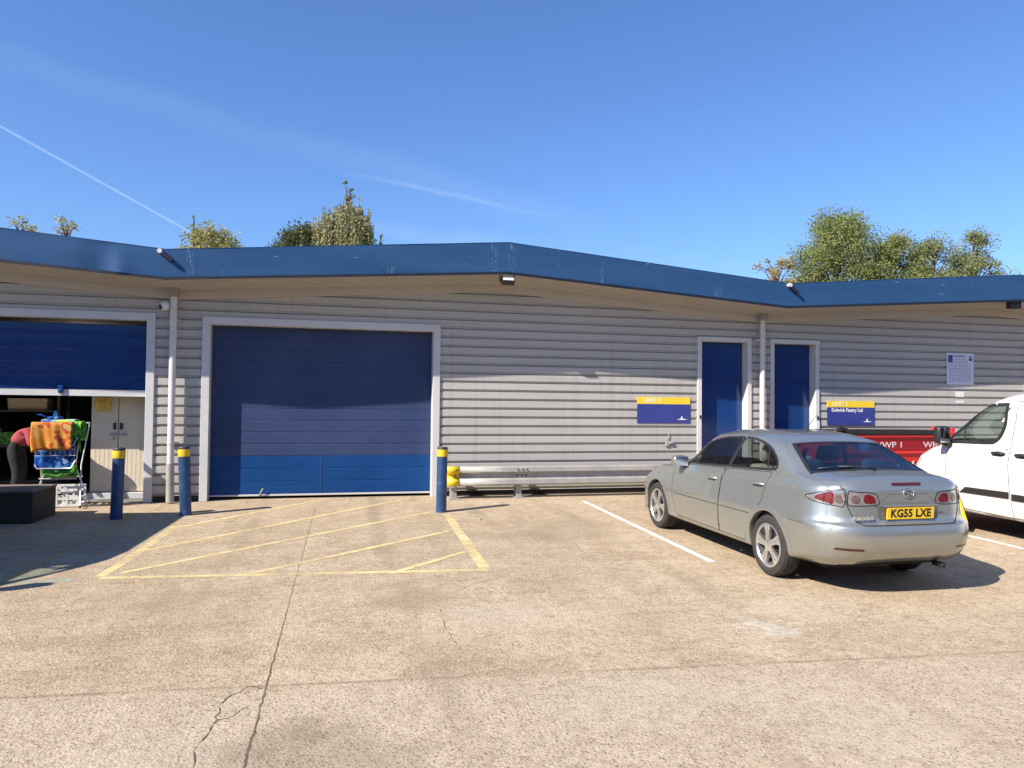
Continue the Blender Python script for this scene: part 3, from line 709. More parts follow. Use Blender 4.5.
for z in (.2, .8, 1.4, 1.95): m.box(-.72, .72, -.27, .27, z, z + .025)
m.build('frame', simple('rack_grey', (.10, .10, .10), .6), t)
for i, (x, z, w, h, mt, lb) in enumerate(((-.45, .826, .16, .28, 'crate_white', 'pale carton on the left of the dark rack'), (.0, .826, .2, .22, 'towel_green', 'green tub in the middle of the dark rack'), (.45, .826, .15, .3, 'shirt', 'dull red carton at the right of the dark rack'), (.2, 1.426, .3, .2, 'cream', 'wide cream carton on the upper shelf of the rack'))):
    t2 = thing('carton', lb, 'carton', (-5.2 + x, 1.65, z))
    m = MB(); m.box(-w, w, -.15, .15, 0, h, .01); m.build('carton_body', mt, t2)
    m = MB(); m.box(-w - .004, w + .004, -.154, .154, h - .05, h + .004, .004); m.build('flap', mt, t2)

# ------------------------------------------------------------------ person bending over the airer
def skin(name, verts, edges, radii, mat, parent, root=0, lvl=2):
    me = bpy.data.meshes.new(name); me.from_pydata(verts, edges, [])
    o = bpy.data.objects.new(name, me); C.objects.link(o)
    md = o.modifiers.new('skin', 'SKIN')
    for i, r in enumerate(radii):
        sv = me.skin_vertices[0].data[i]; sv.radius = r if isinstance(r, tuple) else (r, r); sv.use_root = (i == root)
    md.use_smooth_shade = True
    sb = o.modifiers.new('sub', 'SUBSURF'); sb.levels = lvl; sb.render_levels = lvl
    bpy.context.view_layer.update()
    me2 = bpy.data.meshes.new_from_object(o.evaluated_get(bpy.context.evaluated_depsgraph_get())); me2.name = name
    bpy.data.objects.remove(o)
    me2.materials.clear(); me2.materials.append(M[mat]); me2.polygons.foreach_set('use_smooth', [True] * len(me2.polygons))
    q = bpy.data.objects.new(name, me2); C.objects.link(q); q.parent = parent
    return q
P_ = thing('person', 'person in a red shirt and dark trousers bending over behind the airer', 'person', (-4.72, .22, 0), rz=R(-8))
# x points toward the airer; hips at the origin column
hip, ch, nk, hd = (0, 0, .90), (.27, 0, 1.16), (.40, 0, 1.19), (.50, 0, 1.12)
V = [hip, (.12, 0, 1.03), ch, nk, hd, (.56, 0, 1.05),
     (.02, .09, .86), (.06, .10, .48), (-.02, .10, .08), (.10, .10, .035), (.16, .10, .03),
     (.02, -.09, .86), (.12, -.10, .48), (.06, -.10, .08), (.18, -.10, .035), (.24, -.10, .03),
     (.31, .18, 1.13), (.38, .21, .88), (.50, .16, .70), (.545, .15, .635),
     (.31, -.18, 1.13), (.37, -.21, .88), (.50, -.17, .72), (.545, -.16, .655)]
E_ = [(0, 1), (1, 2), (2, 3), (3, 4), (4, 5), (0, 6), (6, 7), (7, 8), (8, 9), (9, 10), (0, 11), (11, 12), (12, 13), (13, 14), (14, 15), (2, 16), (16, 17), (17, 18), (18, 19), (2, 20), (20, 21), (21, 22), (22, 23)]
RD = [(.13, .10), (.13, .10), (.15, .11), .055, .085, .075, .085, .058, .040, .042, .028, .085, .058, .040, .042, .028, .055, .042, .032, .03, .055, .042, .032, .03]
thin = lambda r, k: r if k in (3, 4, 5, 18, 19, 22, 23) else tuple(q * .68 for q in r) if isinstance(r, tuple) else r * .68
body = skin('body', V, E_, [thin(r, k) for k, r in enumerate(RD)], 'skin', P_)
sh_i = [0, 1, 2, 16, 17, 20, 21]
def sub(idx, grow, mat, name, extra=None):
    mp = {k: i for i, k in enumerate(idx)}
    vs = [V[k] for k in idx]; es = [(mp[a], mp[c]) for a, c in E_ if a in mp and c in mp]
    ex = extra or {}; rs = [tuple(q + ex.get(k, grow) for q in (RD[k] if isinstance(RD[k], tuple) else (RD[k],) * 2)) for k in idx]
    return skin(name, vs, es, rs, mat, P_)
sub([0, 1, 2, 16, 17, 20, 21], .026, 'shirt', 'shirt'); sub([0, 1, 6, 7, 8, 11, 12, 13], .020, 'trousers', 'trousers', {1: -.045, 7: .03, 12: .03, 8: .035, 13: .035})
V2 = [(.455, 0, 1.175), (.52, 0, 1.165), (.57, 0, 1.10)]
skin('hair', V2, [(0, 1), (1, 2)], [.075, .082, .06], 'hair', P_)
m = MB()
for s in (-1, 1): m.lathe([(.001, 0), (.010, .002), (.010, .006), (.001, .009)], 'X', (.605, s * .03, 1.045), 10)
m.prism([(.60, -.012, 1.02), (.60, .012, 1.02), (.628, 0, .995)], (-.02, 0, .035)); m.build('face', 'skin', P_, True)
for y0, z0, x0 in ((.15, .635, .545), (-.16, .655, .545)):                  # fingers: four curled, thumb leaving the side
    vs, es, rs = [], [], []
    for k in range(4):
        n = len(vs); yy = y0 + (k - 1.5) * .019; l = (.075, .085, .08, .065)[k]
        vs += [(x0, yy, z0), (x0 + .03, yy, z0 - .045), (x0 + .045, yy, z0 - .045 - l * .5), (x0 + .03, yy, z0 - .045 - l)]; es += [(n, n + 1), (n + 1, n + 2), (n + 2, n + 3)]; rs += [.011, .0095, .0085, .0075]
    n = len(vs); s = 1 if y0 < 0 else -1
    vs += [(x0 - .01, y0 + s * .02, z0), (x0 + .01, y0 + s * .05, z0 - .04), (x0 + .03, y0 + s * .052, z0 - .075)]; es += [(n, n + 1), (n + 1, n + 2)]; rs += [.013, .011, .009]
    mm = MB()
    for a, c in es: mm.tube([vs[a], vs[c]], [rs[a], rs[c]], 8)
    mm.build('hand', 'skin', P_, True)
for x0, y0 in ((-.02, .10), (.06, -.10)): MB().box(x0 - .06, x0 + .21, y0 - .05, y0 + .05, 0, .085, .03).build('shoe', 'black', P_, True)

# ------------------------------------------------------------------ vehicle shells
def spl(pts, n=6, closed=True):
    """Catmull-Rom through 2D points; a point given as (x, y, 1) stays a corner"""
    N = len(pts); out = []
    for i in range(N if closed else N - 1):
        p0, p1, p2, p3 = [pts[k % N] if closed else pts[min(max(k, 0), N - 1)] for k in (i - 1, i, i + 1, i + 2)]
        if len(p1) > 2: p0 = p1
        if len(p2) > 2: p3 = p2
        for j in range(n):
            t = j / n; t2, t3 = t * t, t * t * t
            out.append(tuple(.5 * (2 * p1[k] + (p2[k] - p0[k]) * t + (2 * p0[k] - 5 * p1[k] + 4 * p2[k] - p3[k]) * t2 + (3 * p1[k] - p0[k] - 3 * p2[k] + p3[k]) * t3) for k in (0, 1)))
    if not closed: out.append(tuple(pts[-1][:2]))
    return out
def shell(levels, segs, Nr, Ns, Nf):
    def level(L):
        yr, yf, w = L['yr'], L['yf'], L['w']; rc, fc = L['rc'], L['fc']; pts = []
        def zside(y): return float(np.interp(y, [q[0] for q in L['zs']], [q[1] for q in L['zs']]))
        for k in range(Nr + Ns + Nf + 1):
            if k <= Nr: X, Y = w * k / Nr, yr
            elif k <= Nr + Ns: X, Y = w, yr + (yf - yr) * (k - Nr) / Ns
            else: X, Y = w * (1 - (k - Nr - Ns) / Nf), yf
            bow = 1.0
            if Y - yr < rc[1] and w - X < rc[0] and w > 0:
                cx, cy = (X - (w - rc[0])) / rc[0], 1 - (Y - yr) / rc[1]; e = rc[2]; s = max((abs(cx) ** e + abs(cy) ** e) ** (1 / e), 1e-6)
                X, Y = w - rc[0] + rc[0] * cx / s, yr + rc[1] * (1 - cy / s)
            elif yf - Y < fc[1] and w - X < fc[0] and w > 0:
                cx, cy = (X - (w - fc[0])) / fc[0], 1 - (yf - Y) / fc[1]; e = fc[2]; s = max((abs(cx) ** e + abs(cy) ** e) ** (1 / e), 1e-6)
                X, Y = w - fc[0] + fc[0] * cx / s, yf - fc[1] * (1 - cy / s)
            yc = (yr + yf) / 2; q = (Y - yc) / ((yf - yr) / 2 + 1e-9)
            tp = L.get('tr', 0) if q < 0 else L.get('tf', 0); Xt = X * (1 - tp * abs(q) ** 2.5)
            rr = (X / w) ** 2 if w > 0 else 0
            if k <= Nr + 0: Y2 = Y + L.get('br', 0) * rr
            elif k >= Nr + Ns: Y2 = Y - L.get('bf', 0) * rr
            else:
                fr = (k - Nr) / Ns; Y2 = Y + L.get('br', 0) * (1 - fr) ** 6 - L.get('bf', 0) * fr ** 6
            z = zside(Y2)
            if k < Nr: f = (k / Nr) ** 2.2; z = L['zr'] * (1 - f) + zside(yr + L.get('br', 0)) * f
            elif k > Nr + Ns: f = ((Nr + Ns + Nf - k) / Nf) ** 2.2; z = L['zf'] * (1 - f) + zside(yf - L.get('bf', 0)) * f
            pts.append((Xt, Y2, z))
        return np.array(pts)
    P = [level(L) for L in levels]; n = len(P)
    ten = [L.get('ten', 1.0) for L in levels]
    rows = []
    for i in range(n - 1):
        p1, p2 = P[i], P[i + 1]; d12 = np.linalg.norm(p2 - p1, axis=1, keepdims=True) + 1e-6
        def tang(j):
            if j == 0: return (P[1] - P[0]) / (np.linalg.norm(P[1] - P[0], axis=1, keepdims=True) + 1e-6)
            if j == n - 1: return (P[n - 1] - P[n - 2]) / (np.linalg.norm(P[n - 1] - P[n - 2], axis=1, keepdims=True) + 1e-6)
            a, c = P[j] - P[j - 1], P[j + 1] - P[j]; la, lc = np.linalg.norm(a, axis=1, keepdims=True) + 1e-6, np.linalg.norm(c, axis=1, keepdims=True) + 1e-6
            v = a / la * lc + c / lc * la; return v / (la + lc) 
        def t_at(j, seg):
            sm = tang(j); lin = (p2 - p1) / d12; return sm * ten[j] + lin * (1 - ten[j])
        m1, m2 = t_at(i, i) * d12, t_at(i + 1, i) * d12
        for k in range(segs[i]):
            t = k / segs[i]; h = (2 * t ** 3 - 3 * t ** 2 + 1, t ** 3 - 2 * t ** 2 + t, -2 * t ** 3 + 3 * t ** 2, t ** 3 - t ** 2)
            rows.append(h[0] * p1 + h[1] * m1 + h[2] * p2 + h[3] * m2)
    rows.append(P[-1])
    b = bmesh.new(); 
    for sgn in (-1, 1):
        g = [[b.verts.new((sgn * p[0], p[1], p[2])) for p in r] for r in rows]
        for r in range(len(g) - 1):
            for k in range(len(g[0]) - 1):
                q = (g[r][k], g[r][k + 1], g[r + 1][k + 1], g[r + 1][k])
                b.faces.new(q if sgn > 0 else q[::-1])
    bmesh.ops.remove_doubles(b, verts=b.verts, dist=2e-4)
    bmesh.ops.dissolve_degenerate(b, edges=b.edges, dist=1e-5)
    bmesh.ops.recalc_face_normals(b, faces=b.faces)
    return b
def clip_low(b, z):
    bmesh.ops.bisect_plane(b, geom=list(b.verts) + list(b.edges) + list(b.faces), plane_co=(0, 0, z), plane_no=(0, 0, -1), clear_outer=True)
class Frame:
    """a flat drawing frame looking along n at the shell: (a, b) -> o + a*ex + b*ey"""
    def __init__(s, o, ex, ey): s.o, s.ex, s.ey = Vector(o), Vector(ex).normalized(), Vector(ey).normalized(); s.n = s.ex.cross(s.ey).normalized()
    def ab(s, p): d = p - s.o; return d.dot(s.ex), d.dot(s.ey)
    def hit(s, bvh, a, b, lift=0.0):
        q = s.o + s.ex * a + s.ey * b + s.n * 4
        loc, no, i, d = bvh.ray_cast(q, -s.n)
        if loc is None:
            loc, no, i, d = bvh.find_nearest(s.o + s.ex * a + s.ey * b)
            if loc is None: return s.o + s.ex * a + s.ey * b
        if no.dot(s.n) < 0: no = -no
        return loc + no * lift
def inside(a, b, P):
    r = False; n = len(P)
    for i in range(n):
        x1, y1 = P[i]; x2, y2 = P[(i + 1) % n]
        if (y1 > b) != (y2 > b) and a < (x2 - x1) * (b - y1) / (y2 - y1) + x1: r = not r
    return r
def nearest(a, b, P):
    best = None; n = len(P)
    for i in range(n):
        x1, y1 = P[i]; x2, y2 = P[(i + 1) % n]; dx, dy = x2 - x1, y2 - y1; L2 = dx * dx + dy * dy
        t = 0 if L2 < 1e-12 else max(0, min(1, ((a - x1) * dx + (b - y1) * dy) / L2)); q = (x1 + t * dx, y1 + t * dy); d = (q[0] - a) ** 2 + (q[1] - b) ** 2
        if best is None or d < best[0]: best = (d, q)
    return best[1]
def cut_piece(b, bvh, fr, poly, face=.15, keep=True):
    """cut the outline out of the shell; returns the piece as its own bmesh"""
    b.faces.ensure_lookup_table()
    A0, A1 = min(p[0] for p in poly), max(p[0] for p in poly); B0, B1 = min(p[1] for p in poly), max(p[1] for p in poly)
    sel = set()
    for f in b.faces:
        c = f.calc_center_median(); a, q = fr.ab(c)
        if a < A0 or a > A1 or q < B0 or q > B1 or (c - fr.o).dot(fr.n) < -.45: continue
        no = f.normal
        if no.dot(fr.n) < face: continue
        if inside(a, q, poly): sel.add(f)
    if not sel: return None
    bd = {v for f in sel for v in f.verts if any(g not in sel for g in v.link_faces)}
    for v in bd:
        a, q = fr.ab(v.co); n = nearest(a, q, poly)
        if (n[0] - a) ** 2 + (n[1] - q) ** 2 < .062 ** 2: v.co = fr.hit(bvh, *n)
    nb = bmesh.new(); mp = {}
    for f in sel:
        nb.faces.new([mp.setdefault(v, None) or mp.__setitem__(v, nb.verts.new(v.co)) or mp[v] for v in f.verts])
    bmesh.ops.delete(b, geom=list(sel), context='FACES')
    return nb
def ribbon(bm, bvh, fr, pts, w0, w1, lift, closed=False, step=.03):
    """a strip that follows the shell; w0 left and w1 right of the drawn line"""
    Q = []; n = len(pts)
    for i in range(n if closed else n - 1):
        a, c = Vector(pts[i][:2]), Vector(pts[(i + 1) % n][:2]); k = max(1, int((c - a).length / step)); Q += [a.lerp(c, j / k) for j in range(k)]
    if not closed: Q.append(Vector(pts[-1][:2]))
    row = []; N = len(Q)
    for i, p in enumerate(Q):
        d = (Q[(i + 1) % N] - Q[i - 1]) if closed else (Q[min(i + 1, N - 1)] - Q[max(i - 1, 0)])
        d = d.normalized() if d.length > 1e-9 else Vector((1, 0)); nn = Vector((-d.y, d.x))
        row.append([bm.verts.new(fr.hit(bvh, *(p + nn * w0), lift)), bm.verts.new(fr.hit(bvh, *(p - nn * w1), lift))])
    for i in range(N if closed else N - 1):
        a, c = row[i], row[(i + 1) % N]; bm.faces.new((a[0], a[1], c[1], c[0]))
def patch(bvh, fr, poly, lift, res=.04, thick=0.0):
    b = bmesh.new(); f = b.faces.new([b.verts.new((p[0], p[1], 0)) for p in poly]); bmesh.ops.triangulate(b, faces=[f])
    for ax in (0, 1):
        lo, hi = min(p[ax] for p in poly), max(p[ax] for p in poly); k = lo + res
        while k < hi - 1e-4:
            bmesh.ops.bisect_plane(b, geom=list(b.verts) + list(b.edges) + list(b.faces), plane_co=(k, 0, 0) if ax == 0 else (0, k, 0), plane_no=(1, 0, 0) if ax == 0 else (0, 1, 0)); k += res
    for v in b.verts: v.co = fr.hit(bvh, v.co.x, v.co.y, lift)
    bmesh.ops.recalc_face_normals(b, faces=b.faces)
    for f in b.faces:
        if f.normal.dot(fr.n) < 0: f.normal_flip()
    if thick:
        g = bmesh.ops.extrude_face_region(b, geom=list(b.faces)); 
        for v in [e for e in g['geom'] if isinstance(e, bmesh.types.BMVert)]: v.co += fr.n * thick
        bmesh.ops.recalc_face_normals(b, faces=b.faces)
    return b
def side_frame(s): return Frame((0, 0, 0), (0, -1, 0), (0, 0, 1)) if s < 0 else Frame((0, 0, 0), (0, 1, 0), (0, 0, 1))
def flip(pts, s): return [(-p[0], *p[1:]) for p in pts] if s < 0 else list(pts)    # s<0 is the left side, seen from the left

def wheel(parent, x, y, r, s, rim_r, mat='alloy', spokes=5, w=.205):
    root = bpy.data.objects.new('wheel', None); C.objects.link(root); root.parent = parent; root.location = (x, y, r)
    root.rotation_euler = (R(11 * (y + s)), 0, 0)
    m = MB(); h = w / 2
    prof = [(rim_r - .004, -h + .025), (rim_r + .012, -h + .006), (r - .055, -h), (r - .018, -h + .012), (r, -h + .045), (r - .005, -.045), (r - .005, -.037), (r, -.035), (r, -.004), (r - .006, -.003), (r - .006, .003), (r, .004), (r, .035), (r - .005, .037), (r - .005, .045), (r, h - .045), (r - .018, h - .012), (r - .055, h), (rim_r + .012, h - .006), (rim_r - .004, h - .025)]
    m.lathe(prof, 'X', seg=44)
    for f in list(m.b.faces):
        if len(f.verts) > 4: m.b.faces.remove(f)
    m.build('tyre', 'rubber', root, auto=40)
    m = MB(); o = s * (h - .012)
    m.lathe([(rim_r + .004, o), (rim_r - .012, o + s * .004), (rim_r - .022, o - s * .008), (rim_r - .026, o - s * .12)], 'X', seg=44)
    for f in list(m.b.faces):
        if len(f.verts) > 4: m.b.faces.remove(f)
    for k in range(spokes):
        a = 2 * math.pi * k / spokes + .3
        def pt(rr, da, xo): return (o + s * xo, rr * math.cos(a + da), rr * math.sin(a + da))
        # broad blade split by a groove
        for d0, d1, lift in ((-.33, -.03, 0), (.03, .33, 0), (-.04, .04, -.014)):
            a0, a1 = d0, d1
            m.prism([pt(.045, a0 * 1.6, .0 + lift), pt(.045, a1 * 1.6, .0 + lift), pt(rim_r * .62, a1 * .75 + .03, -.006 + lift), pt(rim_r - .012, a1 * .82 + .08, -.004 + lift), pt(rim_r - .012, a0 * .82 + .08, -.004 + lift), pt(rim_r * .62, a0 * .75 + .03, -.006 + lift)], (-s * .03, 0, 0))
    m.lathe([(.062, o - s * .03), (.062, o - s * .002), (.03, o + s * .006), (.001, o + s * .007)], 'X', seg=24)
    m.build('rim', mat, root, auto=35)
    m = MB(); m.lathe([(.14, o - s * .075), (.14, o - s * .065), (.001, o - s * .064)], 'X', seg=28); m.lathe([(rim_r - .03, o - s * .125), (.001, o - s * .126)], 'X', seg=28); m.build('brake_disc', 'dark_metal', root, auto=40)
    return root
def arch(parent, bvh, s, yc, zc, r, mat, flare=.010):
    b = bmesh.new(); fr = side_frame(s); rows = []
    for i in range(49):
        a = R(-38 + 256 * i / 48); row = []
        for rr, lf, inn in ((r + .055, .0015, 0), (r + .035, flare * .8, 0), (r + .010, flare, 0), (r - .004, flare * .6, 0), (r - .008, -.008, 0), (r - .006, -.07, 0)):
            y, z = yc + rr * math.cos(a), zc + rr * math.sin(a); 
            p = fr.hit(bvh, y if s > 0 else -y, max(z, .10), 0); p = Vector((p.x + s * lf, y, z)); row.append(b.verts.new(p))
        rows.append(row)
    for p, q in zip(rows[:-1], rows[1:]):
        for k in range(len(p) - 1): b.faces.new((p[k], p[k + 1], q[k + 1], q[k]))
    for v in list(b.verts):
        if v.co.z < .235: b.verts.remove(v)
    bmesh.ops.recalc_face_normals(b, faces=b.faces); return b
def circle(yc, zc, r, n=60): return [(yc + r * math.cos(2 * math.pi * i / n), zc + r * math.sin(2 * math.pi * i / n)) for i in range(n)]
def seat(parent, x, y, z, mat, name='seat'):
    root = bpy.data.objects.new(name, None); C.objects.link(root); root.parent = parent; root.location = (x, y, z)
    m = MB(); m.box(-.25, .25, -.22, .27, -.08, .08, .05); m.build('cushion', mat, root, True)
    m = MB(); m.box(-.24, .24, -.07, .07, 0, .56, .05); o = m.build('backrest', mat, root, True); o.location = (0, -.20, .06); o.rotation_euler = (R(18), 0, 0)
    m = MB(); m.box(-.14, .14, -.05, .05, .60, .79, .045); m.tube([(-.06, 0, .52), (-.06, 0, .62)], .008, 6); m.tube([(.06, 0, .52), (.06, 0, .62)], .008, 6); o = m.build('headrest', mat, root, True); o.location = (0, -.20, .06); o.rotation_euler = (R(18), 0, 0)
    return root
def body_obj(name, b, mat, parent): return link(name, b, mat, parent, True)

# ------------------------------------------------------------------ silver hatchback
CX, CY = 5.305, -5.99
car = thing('parked_car', 'silver five-door hatchback parked nose-in between white bay lines', 'car', (CX, CY, gz(CY)), rx=math.atan(SLOPE))
Lc = [dict(yr=-.86, yf=3.42, w=.70, rc=(.2, .2, 2), fc=(.3, .3, 2), zr=.31, zf=.19, zs=[(-1, .31), (0, .20), (3, .19)], ten=.4),
      dict(yr=-.985, yf=3.56, w=.835, rc=(.42, .42, 2.3), fc=(.45, .5, 2.3), br=.05, bf=.12, zr=.375, zf=.20, zs=[(-1, .375), (-.6, .34), (-.3, .26), (2.9, .225), (3.5, .20)], ten=.6),
      dict(yr=-1.045, yf=3.66, w=.868, rc=(.45, .45, 2.3), fc=(.5, .7, 2.2), br=.06, bf=.16, tr=.01, tf=.03, zr=.47, zf=.40, zs=[(-1, .47), (0, .39), (3, .38), (3.5, .40)]),
      dict(yr=-1.06, yf=3.68, w=.886, rc=(.45, .46, 2.3), fc=(.5, .75, 2.2), br=.06, bf=.18, tr=.01, tf=.03, zr=.60, zf=.54, zs=[(-1, .60), (0, .57), (3, .53), (3.5, .54)]),
      dict(yr=-1.04, yf=3.64, w=.886, rc=(.44, .46, 2.3), fc=(.5, .75, 2.2), br=.06, bf=.18, tr=.012, tf=.03, zr=.672, zf=.62, zs=[(-1, .672), (0, .66), (3, .62), (3.5, .62)], ten=.2),
      dict(yr=-.985, yf=3.61, w=.880, rc=(.42, .46, 2.3), fc=(.5, .75, 2.2), br=.06, bf=.18, tr=.02, tf=.035, zr=.705, zf=.66, zs=[(-1, .705), (0, .71), (3, .67), (3.5, .66)], ten=.3),
      dict(yr=-.965, yf=3.54, w=.868, rc=(.40, .46, 2.4), fc=(.5, .8, 2.2), br=.07, bf=.20, tr=.035, tf=.05, zr=.86, zf=.72, zs=[(-1, .86), (0, .83), (2, .77), (3, .74), (3.4, .72)]),
      dict(yr=-.935, yf=3.34, w=.842, rc=(.34, .40, 2.5), fc=(.5, .8, 2.2), br=.08, bf=.22, tr=.055, tf=.07, zr=1.05, zf=.81, zs=[(-1, 1.03), (-.5, 1.0), (0, .97), (1.5, .91), (2.4, .875), (3.2, .81)]),
      dict(yr=-.905, yf=3.16, w=.815, rc=(.32, .38, 2.5), fc=(.5, .8, 2.2), br=.10, bf=.24, tr=.065, tf=.08, zr=1.096, zf=.85, zs=[(-1, 1.07), (-.5, 1.045), (0, 1.012), (1.5, .945), (2.3, .915), (3.0, .855)], ten=.25),
      dict(yr=-.53, yf=2.50, w=.790, rc=(.22, .26, 2.7), fc=(.45, .5, 2.2), br=.06, bf=.30, tr=.03, tf=.05, zr=1.125, zf=1.0, zs=[(-.8, 1.105), (-.4, 1.09), (0, 1.066), (1.5, .985), (2.1, .958), (2.5, .95)], ten=.35),
      dict(yr=.10, yf=1.66, w=.60, rc=(.12, .30, 2.3), fc=(.14, .34, 2.2), br=-.02, bf=.10, zr=1.385, zf=1.395, zs=[(0, 1.345), (.25, 1.382), (.6, 1.402), (1.1, 1.395), (1.55, 1.355)], ten=.55),
      dict(yr=.24, yf=1.52, w=.46, rc=(.2, .3, 2.2), fc=(.2, .3, 2.2), br=0, bf=.06, zr=1.428, zf=1.425, zs=[(.1, 1.415), (.6, 1.447), (1.0, 1.44), (1.4, 1.415)]),
      dict(yr=.50, yf=1.10, w=.0, rc=(.1, .1, 2), fc=(.1, .1, 2), zr=1.462, zf=1.458, zs=[(.4, 1.462), (1.1, 1.458)])]
cb = shell(Lc, [2, 4, 5, 4, 3, 3, 6, 6, 3, 5, 14, 4, 8], 26, 150, 22)
CB = BVHTree.FromBMesh(cb)
RW, FW, WR = 0.0, 2.675, .316
REAR = Frame((0, -1, 0), (1, 0, 0), (0, 0, 1))
RG = Frame((0, -.21, 1.255), (1, 0, 0), (0, .63, .26)); RGn = RG.n
WS = Frame((0, 2.10, 1.19), (-1, 0, 0), (0, -.78, .42))
# windows
F1 = [(2.14, .970, 1), (1.80, 1.165), (1.48, 1.288), (1.18, 1.350), (.86, 1.375, 1), (.845, 1.355, 1), (.93, 1.035, 1)]
F2 = [(.80, 1.355, 1), (.79, 1.377, 1), (.55, 1.366), (.28, 1.312), (.08, 1.215), (.0, 1.13), (.03, 1.098), (.18, 1.082), (.885, 1.038, 1)]
def pane(name, mat, b, parent): 
    if b: return link(name, b, mat, parent, True)
trims = bmesh.new(); gaps = bmesh.new()
for s in (-1, 1):
    fr = side_frame(s)
    for nm, P0 in (('front_side_window', F1), ('rear_side_window', F2)):
        pl = spl(flip(P0, s), 6); pane(nm, 'glass_car', cut_piece(cb, CB, fr, pl), car)
        if inside(*pl[0], pl): pass
        ribbon(trims, CB, fr, pl, .011, .011, .004, True)
    # black pillar cover between the two panes
    pil = flip([(.925, 1.03), (.885, 1.036), (.797, 1.37), (.852, 1.37)], s)
    q = patch(CB, fr, pil, .0035, .05); me = bpy.data.meshes.new('tmp'); q.to_mesh(me); trims.from_mesh(me); q.free()
    ribbon(trims, CB, fr, flip([(.14, 1.09), (.27, 1.31)], s), .012, .012, .004)
rgp = spl([(-.64, -.275), (-.40, -.295), (0, -.302), (.40, -.295), (.64, -.275), (.665, -.255), (.59, .06), (.53, .27), (.48, .295), (0, .305), (-.48, .295), (-.53, .27), (-.59, .06), (-.665, -.255)], 4)
pane('rear_window', 'glass_rear', cut_piece(cb, CB, RG, rgp), car); ribbon(trims, CB, RG, rgp, .022, .014, .004, True)
wsp = spl([(-.62, -.40), (0, -.46), (.62, -.40), (.64, -.37), (.50, .33), (.44, .36), (0, .385), (-.44, .36), (-.50, .33), (-.64, -.37)], 5)
pane('windscreen', 'glass_car', cut_piece(cb, CB, WS, wsp), car); ribbon(trims, CB, WS, wsp, .02, .012, .004, True)
# wheel openings
for s in (-1, 1):
    fr = side_frame(s)
    for yc in (RW, FW):
        nb = cut_piece(cb, CB, fr, flip(circle(yc, WR + .012, .350), s), face=-.2)
        if nb: nb.free()
# tail lamps: outer lamp on the wing, inner lamp on the tailgate
def lamp_poly(s, pts): return [(s * p[0], p[1]) for p in pts]
for s in (-1, 1):
    root = bpy.data.objects.new('tail_light', None); C.objects.link(root); root.parent = car
    fr = REAR if True else None
    SF = Frame((0, -.9, 0), (1, .0, 0), (0, 0, 1)) if s > 0 else Frame((0, -.9, 0), (1, 0, 0), (0, 0, 1))
    DG = Frame((s * .64, -.85, 0), (.80, s * .60, 0), (0, 0, 1))                 # looks at the rear corner
    outer = [(-.035, 1.0), (.04, 1.0), (.13, .985), (.25, .945), (.315, .912), (.25, .878), (.13, .858), (.04, .852), (-.02, .855)]
    outer = [(s * a, q) for a, q in outer]
    nb = cut_piece(cb, CB, DG, spl(outer, 4)); pane('outer_lamp', 'lamp_clear', nb, root)
    link('red_lens', patch(CB, DG, spl([(s * a, q) for a, q in ((.078, .980), (.14, .963), (.21, .936), (.228, .912), (.195, .890), (.13, .874), (.078, .870), (.068, .92))], 4), .005, .03), 'lamp_red', root, True)
    for (a0, a1, z0, z1, mt, nm) in ((-.008, .055, .876, .95, 'lamp_dark', 'indicator_lens'),):
        ca, cz = (a0 + a1) / 2, (z0 + z1) / 2
        pl = [(s * (ca + (a1 - a0) / 2 * math.cos(k * .2618)), cz + (z1 - z0) / 2 * math.sin(k * .2618)) for k in range(24)]
        link(nm, patch(CB, DG, pl, .005, .03), mt, root, True)
    inner = [(.54, .985), (.598, .988), (.61, .87), (.54, .858), (.36, .862), (.315, .88), (.325, .94), (.37, .975)]
    inner = [(s * a, q) for a, q in inner]
    nb = cut_piece(cb, CB, REAR, spl(inner, 4)); pane('inner_lamp', 'lamp_clear', nb, root)
    link('red_lens', patch(CB, REAR, spl([(s * a, q) for a, q in ((.36, .93), (.39, .955), (.45, .96), (.47, .92), (.455, .885), (.38, .882), (.352, .892))], 4), .005, .03), 'lamp_red', root, True)
    for (a0, a1, z0, z1, mt, nm) in ((.505, .58, .878, .955, 'lamp_dark', 'reversing_lens'),):
        ca, cz = (a0 + a1) / 2, (z0 + z1) / 2
        pl = [(s * (ca + (a1 - a0) / 2 * math.cos(k * .2618)), cz + (z1 - z0) / 2 * math.sin(k * .2618)) for k in range(24)]
        link(nm, patch(CB, REAR, pl, .005, .03), mt, root, True)
    ribbon(trims, CB, DG, spl(outer, 4), .004, .004, .0025, True); ribbon(trims, CB, REAR, spl(inner, 4), .004, .004, .0025, True)
